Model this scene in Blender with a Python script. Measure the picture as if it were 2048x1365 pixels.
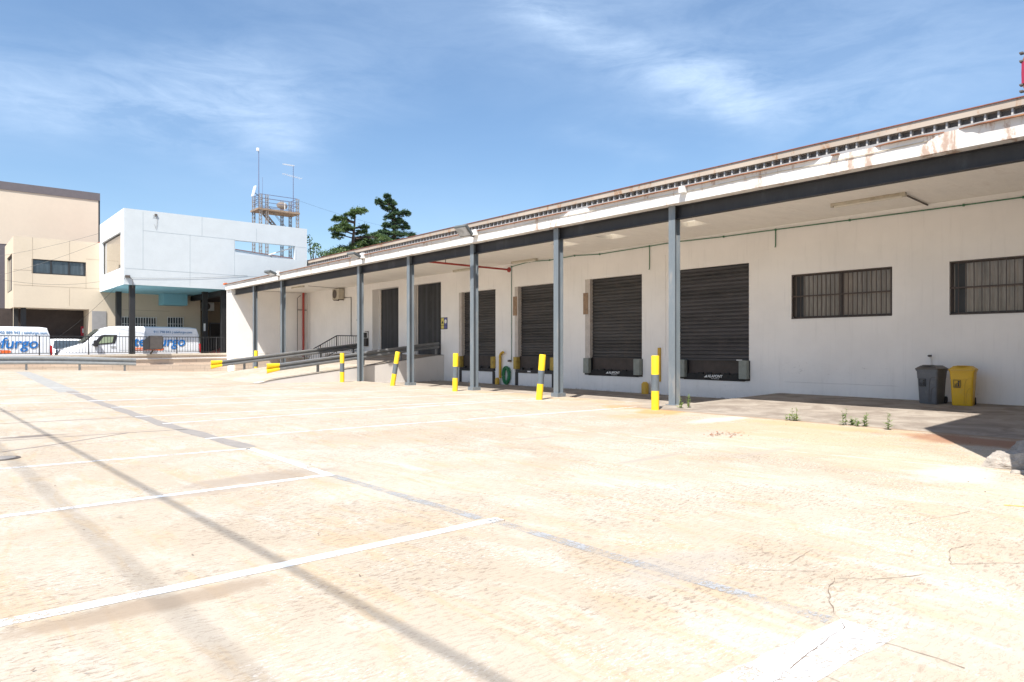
import bpy, bmesh, math, random
from mathutils import Vector, Matrix
random.seed(7)
R = math.radians
for o in list(bpy.data.objects): bpy.data.objects.remove(o)
scn = bpy.context.scene
COL = scn.collection

# ------------------------------------------------------------------ camera
cam_d = bpy.data.cameras.new('camera'); cam = bpy.data.objects.new('camera', cam_d); COL.objects.link(cam)
cam.location = (0, 0, 1.5); cam.rotation_euler = (R(90), 0, R(-40.1))
cam_d.sensor_width = 36; cam_d.lens = 1390/2048*36; cam_d.shift_y = 13.5/2048
cam_d.clip_start = .05; cam_d.clip_end = 3000
scn.camera = cam
scn.render.resolution_x = 1024; scn.render.resolution_y = 682
scn.render.engine = 'CYCLES'
scn.view_settings.view_transform = 'Standard'; scn.view_settings.look = 'None'
scn.view_settings.gamma = 1; scn.view_settings.exposure = 1.08

# ------------------------------------------------------------------ sun + sky
L = Vector((1, .6, -1.84)).normalized()
sd = bpy.data.lights.new('sun', 'SUN'); sd.energy = 4.3; sd.angle = R(.53); sd.color = (1, .955, .88)
sun = bpy.data.objects.new('sun', sd); COL.objects.link(sun)
sun.rotation_euler = L.to_track_quat('-Z', 'Y').to_euler(); sun.location = (-20, -12, 40)
w = bpy.data.worlds.new('World'); scn.world = w; w.use_nodes = True
wt = w.node_tree; wn = wt.nodes; wl = wt.links
bg = wn['Background']; bg.inputs['Strength'].default_value = .08
sky = wn.new('ShaderNodeTexSky'); sky.sky_type = 'NISHITA'; sky.sun_disc = False
sky.sun_elevation = math.asin(-L.z); sky.sun_rotation = math.atan2(-L.x, -L.y)
sky.altitude = 50; sky.air_density = 1.0; sky.dust_density = .6; sky.ozone_density = 1.4
def wmath(op, a, b=None, c=None, clamp=False):
    n = wn.new('ShaderNodeMath'); n.operation = op; n.use_clamp = clamp
    for i, v in enumerate((a, b, c)):
        if v is None: continue
        if isinstance(v, (int, float)): n.inputs[i].default_value = v
        else: wl.new(v, n.inputs[i])
    return n.outputs[0]
tc = wn.new('ShaderNodeTexCoord'); sx = wn.new('ShaderNodeSeparateXYZ'); wl.new(tc.outputs['Generated'], sx.inputs[0])
az = wmath('ARCTAN2', sx.outputs[0], sx.outputs[1]); el = wmath('ARCSINE', sx.outputs[2])
cb = wn.new('ShaderNodeCombineXYZ'); wl.new(az, cb.inputs[0]); wl.new(el, cb.inputs[1])
def wnoise(scale, rot, stretch, detail=6, dist=.6, rough=.6):
    mp = wn.new('ShaderNodeMapping'); wl.new(cb.outputs[0], mp.inputs[0])
    mp.inputs['Rotation'].default_value = (0, 0, rot); mp.inputs['Scale'].default_value = (1, stretch, 1)
    n = wn.new('ShaderNodeTexNoise'); n.inputs['Scale'].default_value = scale; n.inputs['Detail'].default_value = detail
    n.inputs['Roughness'].default_value = rough; n.inputs['Distortion'].default_value = dist
    wl.new(mp.outputs[0], n.inputs['Vector']); return n.outputs[0]
nz = wnoise(5, R(12), 4.0, 8, .7, .62); nz2 = wnoise(2.4, R(-14), 1.8, 5, .4, .5); nz3 = wnoise(16, R(20), 3, 8, 1.2, .65)
def AE(px, py):
    a = math.atan((px-1024)/1390); return R(40.1)+a, math.atan((696-py)/math.hypot(1390, px-1024))
bands = [((-60, 190), (560, 265), .028, .60), ((-60, 130), (480, 205), .045, .40), ((470, 200), (660, 190), .055, .42),
         ((1110, 20), (1440, 185), .035, .75), ((1380, 190), (1720, 160), .060, .30), ((1430, 215), (1700, 225), .028, .40), ((1180, -80), (1900, 60), .09, .30),
         ((300, 290), (470, 330), .012, .22), ((1150, 285), (1290, 320), .016, .25), ((500, -40), (1000, 60), .07, .2)]
tot = None
for p, q, wd, st in bands:
    a0, e0 = AE(*p); a1, e1 = AE(*q); ln = math.hypot(a1-a0, e1-e0); ux, uy = (a1-a0)/ln, (e1-e0)/ln
    da = wmath('SUBTRACT', az, a0); de = wmath('SUBTRACT', el, e0)
    al = wmath('ADD', wmath('MULTIPLY', da, ux), wmath('MULTIPLY', de, uy))
    pe = wmath('SUBTRACT', wmath('MULTIPLY', de, ux), wmath('MULTIPLY', da, uy))
    pe = wmath('ADD', pe, wmath('MULTIPLY', wmath('SUBTRACT', nz2, .5), .13))
    over = wmath('MAXIMUM', wmath('SUBTRACT', wmath('ABSOLUTE', wmath('SUBTRACT', al, ln/2)), ln/2), 0)
    d2 = wmath('ADD', wmath('POWER', wmath('DIVIDE', pe, wd), 2), wmath('POWER', wmath('DIVIDE', over, wd*2.2), 2))
    g = wmath('MULTIPLY', wmath('POWER', 2.718, wmath('MULTIPLY', d2, -1)), st)
    tot = g if tot is None else wmath('ADD', tot, g)
tx = wmath('ADD', wmath('MULTIPLY', wmath('SUBTRACT', nz, .28), 1.5), wmath('MULTIPLY', wmath('SUBTRACT', nz3, .45), .5))
fac = wmath('ADD', wmath('MULTIPLY', tot, wmath('MAXIMUM', tx, 0.12)), wmath('MULTIPLY', wmath('MAXIMUM', wmath('SUBTRACT', nz2, .42), 0), .55))
fac = wmath('ADD', wmath('MULTIPLY', fac, .88), .12, clamp=True)
up = wmath('GREATER_THAN', el, 0); fac = wmath('MULTIPLY', fac, up)
mx = wn.new('ShaderNodeMix'); mx.data_type = 'RGBA'; wl.new(fac, mx.inputs[0])
hs = wn.new('ShaderNodeHueSaturation'); hs.inputs['Saturation'].default_value = 1.2; hs.inputs['Value'].default_value = 1.0
wl.new(sky.outputs[0], hs.inputs['Color'])
wl.new(hs.outputs[0], mx.inputs[6]); mx.inputs[7].default_value = (4.3, 5.5, 7.2, 1)
wl.new(mx.outputs[2], bg.inputs['Color'])

# ------------------------------------------------------------------ pixel <-> world (used to measure the photograph only)
_c, _s = math.cos(R(40.1)), math.sin(R(40.1))
def _d(px, py):
    a = (px-1024)/1390; b = (696-py)/1390; return (_s+_c*a, _c-_s*a, b)
def PX(px, py, X): x, y, b = _d(px, py); t = X/x; return (y*t, 1.5+b*t)
def PY(px, py, Y): x, y, b = _d(px, py); t = Y/y; return (x*t, 1.5+b*t)
def G(px, py, z=0): x, y, b = _d(px, py); t = (z-1.5)/b; return (x*t, y*t)
def ss(a, b, x):
    t = max(0, min(1, (x-a)/(b-a))); return t*t*(3-2*t)
def hz(X, Y):
    z = .33*ss(20, 45, Y)*ss(15, 3, X)
    q = ss(10.7, 12.2, Y)
    z += -.13*ss(14.95, 15.6, X)*q
    z += .024*max(0, min(X, 20)-13.6)*(1-q)
    return z

# ------------------------------------------------------------------ materials
def nmat(name):
    m = bpy.data.materials.new(name); m.use_nodes = True
    nt = m.node_tree; return m, nt, nt.nodes['Principled BSDF']
class NB:
    def __init__(s, nt): s.nt = nt; s.n = nt.nodes; s.l = nt.links; s.g = None
    def pos(s):
        if s.g is None: s.g = s.n.new('ShaderNodeNewGeometry').outputs['Position']
        return s.g
    def objc(s): return s.n.new('ShaderNodeTexCoord').outputs['Object']
    def mapn(s, vec, sc=(1, 1, 1), rot=(0, 0, 0), loc=(0, 0, 0)):
        m = s.n.new('ShaderNodeMapping'); s.l.new(vec, m.inputs[0]); m.inputs['Scale'].default_value = sc
        m.inputs['Rotation'].default_value = rot; m.inputs['Location'].default_value = loc; return m.outputs[0]
    def noise(s, vec, scale, detail=5, rough=.6, dist=0):
        n = s.n.new('ShaderNodeTexNoise'); s.l.new(vec, n.inputs['Vector']); n.inputs['Scale'].default_value = scale
        n.inputs['Detail'].default_value = detail; n.inputs['Roughness'].default_value = rough; n.inputs['Distortion'].default_value = dist
        return n.outputs[0]
    def math(s, op, a, b=None, c=None, clamp=False):
        n = s.n.new('ShaderNodeMath'); n.operation = op; n.use_clamp = clamp
        for i, v in enumerate((a, b, c)):
            if v is None: continue
            if isinstance(v, (int, float)): n.inputs[i].default_value = v
            else: s.l.new(v, n.inputs[i])
        return n.outputs[0]
    def ramp(s, v, a, b, lo=0, hi=1):
        n = s.n.new('ShaderNodeMapRange'); n.inputs[1].default_value = a; n.inputs[2].default_value = b
        n.inputs[3].default_value = lo; n.inputs[4].default_value = hi; n.interpolation_type = 'SMOOTHSTEP'; s.l.new(v, n.inputs[0]); return n.outputs[0]
    def mix(s, f, a, b, typ='MIX'):
        n = s.n.new('ShaderNodeMix'); n.data_type = 'RGBA'; n.blend_type = typ
        for i, v in ((0, f), (6, a), (7, b)):
            if isinstance(v, (int, float)): n.inputs[i].default_value = v
            elif isinstance(v, tuple): n.inputs[i].default_value = (*v, 1)[:4]
            else: s.l.new(v, n.inputs[i])
        return n.outputs[2]
    def bump(s, h, strength, dist, bsdf):
        b = s.n.new('ShaderNodeBump'); b.inputs['Strength'].default_value = strength; b.inputs['Distance'].default_value = dist
        s.l.new(h, b.inputs['Height']); s.l.new(b.outputs[0], bsdf.inputs['Normal'])
def M(name, col, rough=.6, metal=0, var=.08, scale=3, stain=None, stain_amt=.0, stain_scale=1.2, bump=0, bscale=60, stretch=(1, 1, 1), spec=.5):
    m, nt, b = nmat(name); k = NB(nt)
    p = k.mapn(k.pos(), stretch)
    n = k.noise(p, scale, 6, .6); n2 = k.noise(p, scale*9, 4, .6)
    f = k.math('ADD', k.math('MULTIPLY', n, .65), k.math('MULTIPLY', n2, .35))
    f = k.ramp(f, .3, .7)
    c = k.mix(f, tuple(x*(1-var) for x in col), tuple(min(1, x*(1+var)) for x in col))
    if stain:
        sn = k.noise(p, stain_scale, 8, .68, .3)
        c = k.mix(k.math('MULTIPLY', k.ramp(sn, .52, .72), stain_amt), c, stain)
    nt.links.new(c, b.inputs['Base Color'])
    b.inputs['Roughness'].default_value = rough; b.inputs['Metallic'].default_value = metal
    b.inputs['Specular IOR Level'].default_value = spec
    if bump: k.bump(k.noise(k.pos(), bscale, 4, .6), bump, .01, b)
    return m

def ground_material():
    m, nt, b = nmat('concrete_yard'); k = NB(nt); P = k.pos()
    big = k.noise(P, .35, 6, .6, .6); mid = k.noise(k.mapn(P, (1.5, .5, 1)), 1.7, 8, .66, .5)
    streakv = k.mapn(P, (2.3, .42, 1)); streak = k.noise(streakv, 1.5, 8, .66, 1.0)
    fs = k.noise(k.mapn(P, (4.4, 14, 1)), 2.7, 7, .78, .6)
    gr = k.noise(P, 24, 6, .78); grit = k.noise(P, 110, 3, .7)
    base = k.mix(k.ramp(big, .35, .68), (.382, .322, .252), (.432, .388, .328))
    base = k.mix(k.math('MULTIPLY', k.ramp(streak, .49, .66), .62), base, (.42, .315, .20))
    base = k.mix(k.math('MULTIPLY', k.ramp(mid, .53, .68), .42), base, (.50, .475, .435))
    # rough broomed texture, stronger in patches
    patch = k.ramp(k.noise(P, .55, 5, .6, .8), .42, .60)
    spk = k.math('MULTIPLY', k.ramp(fs, .51, .58), k.ramp(gr, .38, .50))
    base = k.mix(k.math('MULTIPLY', spk, k.math('ADD', k.math('MULTIPLY', patch, .55), .42)), base, (.23, .18, .14))
    base = k.mix(k.math('MULTIPLY', k.ramp(grit, .60, .67), .5), base, (.21, .17, .135))
    wsp = k.math('MULTIPLY', k.ramp(k.noise(k.mapn(P, (5.5, 15, 1), loc=(9, 4, 0)), 3.6, 7, .8, .5), .53, .60), k.ramp(k.noise(P, 1.1, 5, .65, .5), .46, .62))
    base = k.mix(k.math('MULTIPLY', wsp, .6), base, (.60, .585, .56))
    tan = k.math('MULTIPLY', k.ramp(k.noise(P, 9, 6, .7, .6), .52, .66), k.ramp(k.noise(P, .45, 5, .6), .44, .60))
    base = k.mix(k.math('MULTIPLY', tan, .45), base, (.40, .30, .19))
    sx = nt.nodes.new('ShaderNodeSeparateXYZ'); nt.links.new(P, sx.inputs[0]); X, Y = sx.outputs[0], sx.outputs[1]
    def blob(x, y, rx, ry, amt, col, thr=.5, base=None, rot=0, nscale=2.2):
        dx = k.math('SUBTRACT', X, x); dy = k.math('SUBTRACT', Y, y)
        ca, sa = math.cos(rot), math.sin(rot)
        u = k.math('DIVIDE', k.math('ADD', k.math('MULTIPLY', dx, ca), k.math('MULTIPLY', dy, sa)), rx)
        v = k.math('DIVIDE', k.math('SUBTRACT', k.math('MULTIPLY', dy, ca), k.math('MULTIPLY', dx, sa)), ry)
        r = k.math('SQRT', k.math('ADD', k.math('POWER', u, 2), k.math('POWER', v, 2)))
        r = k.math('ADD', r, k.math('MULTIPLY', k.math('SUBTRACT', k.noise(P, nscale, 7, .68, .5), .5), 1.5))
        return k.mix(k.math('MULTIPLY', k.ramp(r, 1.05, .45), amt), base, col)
    rust = (.45, .25, .09)
    for a in [(13.2, 10.2, 1.0, .7, .75, rust), (13.5, 11.6, .8, .9, .55, rust), (12.3, 9.9, 1.5, .6, .35, rust),
              (12.9, 3.4, .8, 2.3, .8, (.27, .125, .07), .5, None, 0, 1.3), (13.1, 6.6, .6, 2.4, .6, (.46, .31, .16)), (11.8, 6.2, 1.4, 3.0, .4, (.48, .35, .21)), (10.2, 4.2, 1.6, 3, .3, (.49, .37, .24)),
              (14.6, 16, .9, 5, .25, rust),
              (15.2, 3.4, 1.3, 2.4, .8, (.125, .12, .122)), (3.0, 8.0, 1.1, .42, .65, (.28, .235, .195)), (1.9, 7.6, 1.3, .22, .5, (.30, .25, .21)),  # first blob darkens the slab colour where the neighbour building's shadow falls
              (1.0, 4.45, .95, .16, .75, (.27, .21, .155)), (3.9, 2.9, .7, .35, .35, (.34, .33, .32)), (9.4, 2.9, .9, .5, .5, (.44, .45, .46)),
              (1.35, 14.25, .6, .22, .95, (.17, .145, .13)), (7.8, 8.6, .5, .12, .45, (.27, .235, .21)), (9.2, 13.3, 2.4, .22, .4, (.30, .26, .225)),
              (7.5, 6.0, .9, .1, .5, (.29, .27, .24)), (6.0, 8.9, .5, .14, .35, (.31, .27, .235)), (9.3, 5.3, 1.2, .12, .35, (.33, .30, .27)),
              (12.6, 8.3, 1.5, .35, .5, (.54, .52, .50))]:
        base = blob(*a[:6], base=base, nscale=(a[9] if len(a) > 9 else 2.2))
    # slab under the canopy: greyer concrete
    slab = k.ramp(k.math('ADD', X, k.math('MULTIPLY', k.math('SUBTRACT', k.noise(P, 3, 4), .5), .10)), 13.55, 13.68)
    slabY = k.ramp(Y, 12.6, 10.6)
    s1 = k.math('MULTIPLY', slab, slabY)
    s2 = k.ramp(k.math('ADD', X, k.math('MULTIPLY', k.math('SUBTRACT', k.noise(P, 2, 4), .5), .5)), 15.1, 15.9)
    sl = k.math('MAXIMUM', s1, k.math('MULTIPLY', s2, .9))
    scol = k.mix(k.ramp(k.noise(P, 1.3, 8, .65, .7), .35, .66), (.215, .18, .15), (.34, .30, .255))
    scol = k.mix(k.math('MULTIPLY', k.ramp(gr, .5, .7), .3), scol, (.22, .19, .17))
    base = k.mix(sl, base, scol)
    base = k.mix(k.math('MULTIPLY', k.ramp(k.math('ABSOLUTE', k.math('SUBTRACT', X, 13.62)), .14, .02), k.math('MULTIPLY', slabY, .6)), base, (.26, .17, .10))
    # hairline cracks
    def crack(scale, wth, amt, off):
        wv = k.n.new('ShaderNodeVectorMath'); wv.operation = 'ADD'; nn = k.n.new('ShaderNodeTexNoise'); nn.inputs['Scale'].default_value = 3; nn.inputs['Detail'].default_value = 8; nn.inputs['Roughness'].default_value = .65
        k.l.new(P, nn.inputs['Vector']); sc = k.n.new('ShaderNodeVectorMath'); sc.operation = 'SCALE'; sc.inputs['Scale'].default_value = .45
        k.l.new(nn.outputs['Color'], sc.inputs[0]); k.l.new(k.mapn(P, loc=(off, off, 0)), wv.inputs[0]); k.l.new(sc.outputs[0], wv.inputs[1])
        v = k.n.new('ShaderNodeTexVoronoi'); v.feature = 'DISTANCE_TO_EDGE'; v.inputs['Scale'].default_value = scale; k.l.new(wv.outputs[0], v.inputs['Vector'])
        c = k.ramp(v.outputs['Distance'], wth, wth*.25)
        msk = k.ramp(k.noise(P, .8, 5, .7), .54, .64)
        return k.math('MULTIPLY', k.math('MULTIPLY', c, msk), amt)
    ck = k.math('MAXIMUM', crack(.55, .0028, .30, 0), crack(1.3, .004, .12, 7))
    base = k.mix(ck, base, (.17, .125, .095))
    # faint pale joint along the yard
    jd = k.math('ABSOLUTE', k.math('SUBTRACT', k.math('ADD', X, k.math('MULTIPLY', Y, .16)), k.math('ADD', 10.42, k.math('MULTIPLY', k.math('SUBTRACT', k.noise(P, .9, 4), .5), .16))))
    base = k.mix(k.math('MULTIPLY', k.math('MULTIPLY', k.ramp(jd, .05, .02), k.ramp(k.noise(P, 2.2, 5, .7), .42, .55)), k.math('MULTIPLY', k.ramp(Y, 14, 12), .5)), base, (.55, .52, .48))
    # construction joints running across the yard
    for yy, x1, am in ((17.0, 3.6, .55), (20.35, 3.6, .5), (14.0, 3.7, .35), (12.6, 3.7, .4)):
        ln = k.ramp(k.math('ABSOLUTE', k.math('SUBTRACT', Y, k.math('ADD', yy, k.math('MULTIPLY', k.math('SUBTRACT', k.noise(P, .7, 3), .5), .15)))), .05, .02)
        ln = k.math('MULTIPLY', ln, k.ramp(X, x1, x1-.1))
        base = k.mix(k.math('MULTIPLY', ln, am), base, (.25, .21, .19))
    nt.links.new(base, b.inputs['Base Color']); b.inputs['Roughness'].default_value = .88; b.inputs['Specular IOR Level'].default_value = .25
    h = k.math('ADD', k.math('MULTIPLY', fs, k.math('ADD', k.math('MULTIPLY', patch, .8), .25)), k.math('ADD', k.math('MULTIPLY', gr, .35), k.math('MULTIPLY', ck, -2)))
    k.bump(h, .6, .014, b)
    return m
def paint_line_material(name, col, wear, amt=1.0):
    m, nt, b = nmat(name); k = NB(nt); P = k.pos()
    n = k.noise(P, 45, 6, .75); n2 = k.noise(P, 2.5, 5, .6)
    n3 = k.noise(k.mapn(P, (4.2, 13, 1)), 3.2, 5, .7, .5)
    a = k.math('ADD', k.math('MULTIPLY', n, .5), k.math('ADD', k.math('MULTIPLY', n2, .5), k.math('MULTIPLY', n3, .35)))
    al = k.ramp(a, .655+wear, .70+wear, amt, .12)
    c = k.mix(k.ramp(n2, .3, .7), tuple(x*.9 for x in col), col)
    nt.links.new(c, b.inputs['Base Color']); nt.links.new(al, b.inputs['Alpha']); b.inputs['Roughness'].default_value = .7
    return m
def slat_metal(name, col, dust, axis_scale):
    m, nt, b = nmat(name); k = NB(nt); P = k.pos()
    rows = k.noise(k.mapn(P, axis_scale), 1.0, 3, .6)
    f = k.noise(P, 2.2, 7, .65); g = k.noise(P, 30, 4, .7)
    c = k.mix(k.ramp(rows, .35, .65), tuple(x*.68 for x in col), tuple(x*1.4 for x in col))
    c = k.mix(k.math('MULTIPLY', k.ramp(f, .45, .7), .5), c, dust)
    c = k.mix(k.math('MULTIPLY', k.ramp(g, .66, .74), .25), c, (.25, .22, .2))
    nt.links.new(c, b.inputs['Base Color']); b.inputs['Roughness'].default_value = .5; b.inputs['Metallic'].default_value = .15
    return m
def wall_material(name, col, low=(.55, .52, .50), dirt=.35, base_z=-.14, streaks=.18, bumps=.25, scuff=False):
    m, nt, b = nmat(name); k = NB(nt); P = k.pos()
    sx = nt.nodes.new('ShaderNodeSeparateXYZ'); nt.links.new(P, sx.inputs[0])
    n = k.noise(P, .7, 7, .6); n2 = k.noise(P, 5, 6, .7)
    st = k.noise(k.mapn(P, (6, 6, .5)), 1.2, 6, .65)
    c = k.mix(k.ramp(n, .3, .7), tuple(x*.93 for x in col), col)
    c = k.mix(k.math('MULTIPLY', k.ramp(st, .52, .75), streaks), c, tuple(x*.62 for x in col))
    lo = k.math('ADD', k.math('SUBTRACT', sx.outputs[2], base_z), k.math('MULTIPLY', k.math('SUBTRACT', n2, .5), .5))
    c = k.mix(k.math('MULTIPLY', k.ramp(lo, .45, .0), dirt), c, low)
    c = k.mix(k.math('MULTIPLY', k.ramp(lo, .03, -.05), .6), c, (.22, .19, .17))
    sc = k.math('MULTIPLY', k.ramp(k.noise(P, 7, 8, .75, .5), .63, .68), k.ramp(lo, 1.5, .1))
    c = k.mix(k.math('MULTIPLY', sc, .55), c, (.34, .31, .29))
    if scuff:
        def win(v, a0, a1, e): return k.math('MULTIPLY', k.ramp(v, a0, a0+e), k.ramp(v, a1, a1-e))
        wn_ = k.math('MULTIPLY', win(sx.outputs[1], 7.6, 10.9, .5), win(sx.outputs[2], .55, 1.15, .15))
        fl = k.ramp(k.noise(k.mapn(P, (1, 3, 9)), 1.6, 7, .75, .4), .60, .66)
        c = k.mix(k.math('MULTIPLY', k.math('MULTIPLY', wn_, fl), .6), c, (.42, .38, .36))
        c = k.mix(k.math('MULTIPLY', k.math('MULTIPLY', win(sx.outputs[1], 7.4, 10.7, .2), win(k.math('ADD', sx.outputs[2], k.math('MULTIPLY', k.noise(P, 2, 4), .05)), .50, .525, .008)), .4), c, (.45, .42, .40))
    nt.links.new(c, b.inputs['Base Color']); b.inputs['Roughness'].default_value = .85; b.inputs['Specular IOR Level'].default_value = .25
    k.bump(k.math('ADD', k.noise(P, 3, 6, .6), k.math('MULTIPLY', k.noise(P, 40, 4, .6), .15)), bumps, .03, b)
    return m
def block_material(name, c1, c2, mort, bw=.8, bh=.2):
    m, nt, b = nmat(name); k = NB(nt); P = k.pos()
    sx = nt.nodes.new('ShaderNodeSeparateXYZ'); nt.links.new(P, sx.inputs[0])
    cx = nt.nodes.new('ShaderNodeCombineXYZ'); nt.links.new(k.math('ADD', sx.outputs[0], sx.outputs[1]), cx.inputs[0]); nt.links.new(sx.outputs[2], cx.inputs[1])
    br = nt.nodes.new('ShaderNodeTexBrick'); nt.links.new(cx.outputs[0], br.inputs['Vector'])
    br.inputs['Color1'].default_value = (*c1, 1); br.inputs['Color2'].default_value = (*c2, 1); br.inputs['Mortar'].default_value = (*mort, 1)
    br.inputs['Scale'].default_value = 1; br.inputs['Brick Width'].default_value = bw; br.inputs['Row Height'].default_value = bh; br.inputs['Mortar Size'].default_value = .012
    st = k.noise(k.mapn(P, (3, 3, .8)), 1.6, 7, .7)
    c = k.mix(k.math('MULTIPLY', k.ramp(st, .55, .75), .5), br.outputs[0], (.22, .17, .14))
    nt.links.new(c, b.inputs['Base Color']); b.inputs['Roughness'].default_value = .9
    k.bump(k.noise(P, 14, 6, .7), .4, .02, b)
    return m
def rust_fascia(name, col, amt, spots=()):
    m, nt, b = nmat(name); k = NB(nt); P = k.pos()
    n = k.noise(k.mapn(P, (1, 1, .35)), 3.2, 8, .72, .4); sec = k.noise(P, .45, 4, .5)
    n3 = k.noise(P, 14, 6, .7)
    c = k.mix(k.ramp(sec, .4, .6), col, tuple(x*.86 for x in col))
    f = k.math('ADD', n, k.math('MULTIPLY', sec, .25))
    if spots:
        sx = nt.nodes.new('ShaderNodeSeparateXYZ'); nt.links.new(P, sx.inputs[0])
        for a0, a1, g0 in spots:
            inn = k.math('MULTIPLY', k.ramp(sx.outputs[1], a0-.15, a0+.1), k.ramp(sx.outputs[1], a1+.15, a1-.1))
            f = k.math('ADD', f, k.math('MULTIPLY', inn, g0))
    c = k.mix(k.math('MULTIPLY', k.ramp(f, .66, .80), amt), c, (.40, .215, .10))
    c = k.mix(k.math('MULTIPLY', k.ramp(k.math('ADD', f, k.math('MULTIPLY', n3, .2)), .80, .92), amt), c, (.20, .08, .03))
    nt.links.new(c, b.inputs['Base Color']); b.inputs['Roughness'].default_value = .75
    return m
def glass_mat(name, col, rough=.04, spec=.5):
    m, nt, b = nmat(name); k = NB(nt)
    n = k.noise(k.mapn(k.pos(), (3, 3, .2)), 2.2, 3, .5)
    c = k.mix(k.ramp(n, .35, .65), tuple(x*.75 for x in col), tuple(x*1.15 for x in col)); nt.links.new(c, b.inputs['Base Color'])
    b.inputs['Roughness'].default_value = rough; b.inputs['Specular IOR Level'].default_value = spec; b.inputs['Coat Weight'].default_value = .6; b.inputs['Coat Roughness'].default_value = .02
    return m
def leaf_mat(name, c1, c2):
    m, nt, b = nmat(name); k = NB(nt)
    n = k.noise(k.pos(), .9, 4, .6); n2 = k.noise(k.pos(), 6, 3, .6)
    f = k.math('ADD', k.math('MULTIPLY', n, .6), k.math('MULTIPLY', n2, .4)); c = k.mix(k.ramp(f, .38, .62), c1, c2)
    nt.links.new(c, b.inputs['Base Color']); b.inputs['Roughness'].default_value = .6
    tr = nt.nodes.new('ShaderNodeBsdfTranslucent'); nt.links.new(c, tr.inputs[0]); mxs = nt.nodes.new('ShaderNodeMixShader'); mxs.inputs[0].default_value = .3
    out = nt.nodes['Material Output']; nt.links.new(b.outputs[0], mxs.inputs[1]); nt.links.new(tr.outputs[0], mxs.inputs[2]); nt.links.new(mxs.outputs[0], out.inputs[0])
    return m
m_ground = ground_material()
m_line = paint_line_material('white_line_paint', (.64, .65, .66), .044)
m_line_worn = paint_line_material('worn_line_paint', (.36, .37, .385), -.01, .9)
m_line_thick = paint_line_material('fresh_line_paint', (.60, .61, .62), .045, .9)
m_yline = paint_line_material('yellow_line_paint', (.62, .40, .04), .08)
m_tar = M('tar_seal', (.25, .228, .21), .8, var=.12, scale=6)
m_crackfill = M('crack_dark', (.16, .115, .085), .9)
m_wall = wall_material('warehouse_plaster', (.87, .84, .81), dirt=.3, scuff=True)
m_ceil = M('canopy_ceiling_paint', (.87, .83, .77), .85, var=.05, scale=.8, stain=(.55, .47, .40), stain_amt=.25, stain_scale=.8, bump=.2, bscale=5, stretch=(1, 3, 1))
m_fascia = rust_fascia('canopy_fascia_paint', (.76, .74, .72), .45, [(5.95, 7.15, .10), (4.5, 5.1, .12), (15.1, 16.1, .10)])
m_fascia_top = rust_fascia('roof_board_rust', (.46, .38, .31), .55)
m_rust = M('rusty_edge', (.24, .10, .055), .8, var=.35, scale=5, stain=(.5, .28, .1), stain_amt=.5)
m_rededge = M('red_edge', (.22, .075, .05), .7, var=.3, scale=4)
m_gutter = M('gutter_shadow_metal', (.15, .14, .145), .7, var=.15)
m_bracket = M('gutter_bracket', (.50, .47, .45), .6)
m_roof = M('corrugated_roof', (.20, .19, .185), .8, var=.15, scale=2)
m_steel = M('column_grey_paint', (.155, .18, .20), .45, .0, var=.10, scale=4, stain=(.34, .30, .26), stain_amt=.45, stain_scale=4, stretch=(1, 1, .3))
m_beam = M('beam_dark_paint', (.024, .024, .028), .55, var=.2, scale=2, stain=(.075, .08, .09), stain_amt=.5, stain_scale=1.6, stretch=(1, 1, .3))
m_shut = slat_metal('shutter_brown_grey', (.050, .048, .049), (.080, .068, .060), (.05, .15, 3.2))
m_shut2 = slat_metal('shutter_dark_grey', (.044, .042, .046), (.070, .064, .064), (.05, .15, 3.2))
m_door = slat_metal('ribbed_dark_door', (.042, .044, .050), (.060, .060, .064), (.05, 3, .1))
m_wood = M('worn_wood_edge', (.30, .20, .13), .8, var=.3, scale=8)
m_jamb = M('dirty_jamb_paint', (.52, .47, .43), .8, var=.15, scale=3, stain=(.25, .17, .12), stain_amt=.5, stain_scale=3)
m_black = M('black_paint', (.022, .022, .024), .5, var=.2)
m_blackrub = M('black_rubber', (.02, .019, .018), .8, var=.3)
m_pit = M('dock_lip_plate', (.055, .042, .036), .7, var=.25, scale=4)
m_bumpgrey = M('grey_dock_bumper', (.25, .265, .235), .7, var=.12, scale=6, stain=(.18, .17, .15), stain_amt=.4, stain_scale=5)
m_bumpyel = M('worn_yellow_bumper', (.42, .29, .06), .7, var=.2, scale=6, stain=(.06, .05, .04), stain_amt=.8, stain_scale=7)
m_yellow = M('bollard_yellow', (.86, .58, .02), .4, var=.06, scale=6, stain=(.40, .26, .08), stain_amt=.5, stain_scale=9)
m_ygrey = M('bollard_grey', (.105, .125, .145), .5, var=.12, stain=(.30, .28, .22), stain_amt=.3, stain_scale=9)
m_yellowold = M('aged_yellow_paint', (.60, .36, .04), .55, var=.12, scale=6, stain=(.30, .17, .04), stain_amt=.5, stain_scale=6)
m_green = M('green_conduit', (.055, .17, .09), .5, var=.15)
m_hose = M('green_hose', (.012, .17, .065), .35, var=.15)
m_red = M('red_pipe_paint', (.36, .045, .035), .45, var=.15, stain=(.15, .03, .02), stain_amt=.4)
m_white = M('white_plastic', (.74, .73, .71), .5, var=.04)
m_cream = M('aged_cream_plastic', (.50, .45, .36), .5, var=.1, stain=(.25, .16, .08), stain_amt=.5)
m_tube = M('lamp_cover', (.62, .58, .50), .35, var=.05)
m_rail = M('galvanised_rail', (.20, .205, .21), .42, .35, var=.15, scale=4, stain=(.32, .30, .28), stain_amt=.4, stain_scale=3)
m_railL = M('galvanised_rail_light', (.34, .355, .36), .42, .35, var=.12, scale=4)
m_ramp = M('ramp_concrete', (.50, .43, .36), .9, var=.1, scale=2, bump=.3, stain=(.35, .28, .22), stain_amt=.4)
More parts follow.
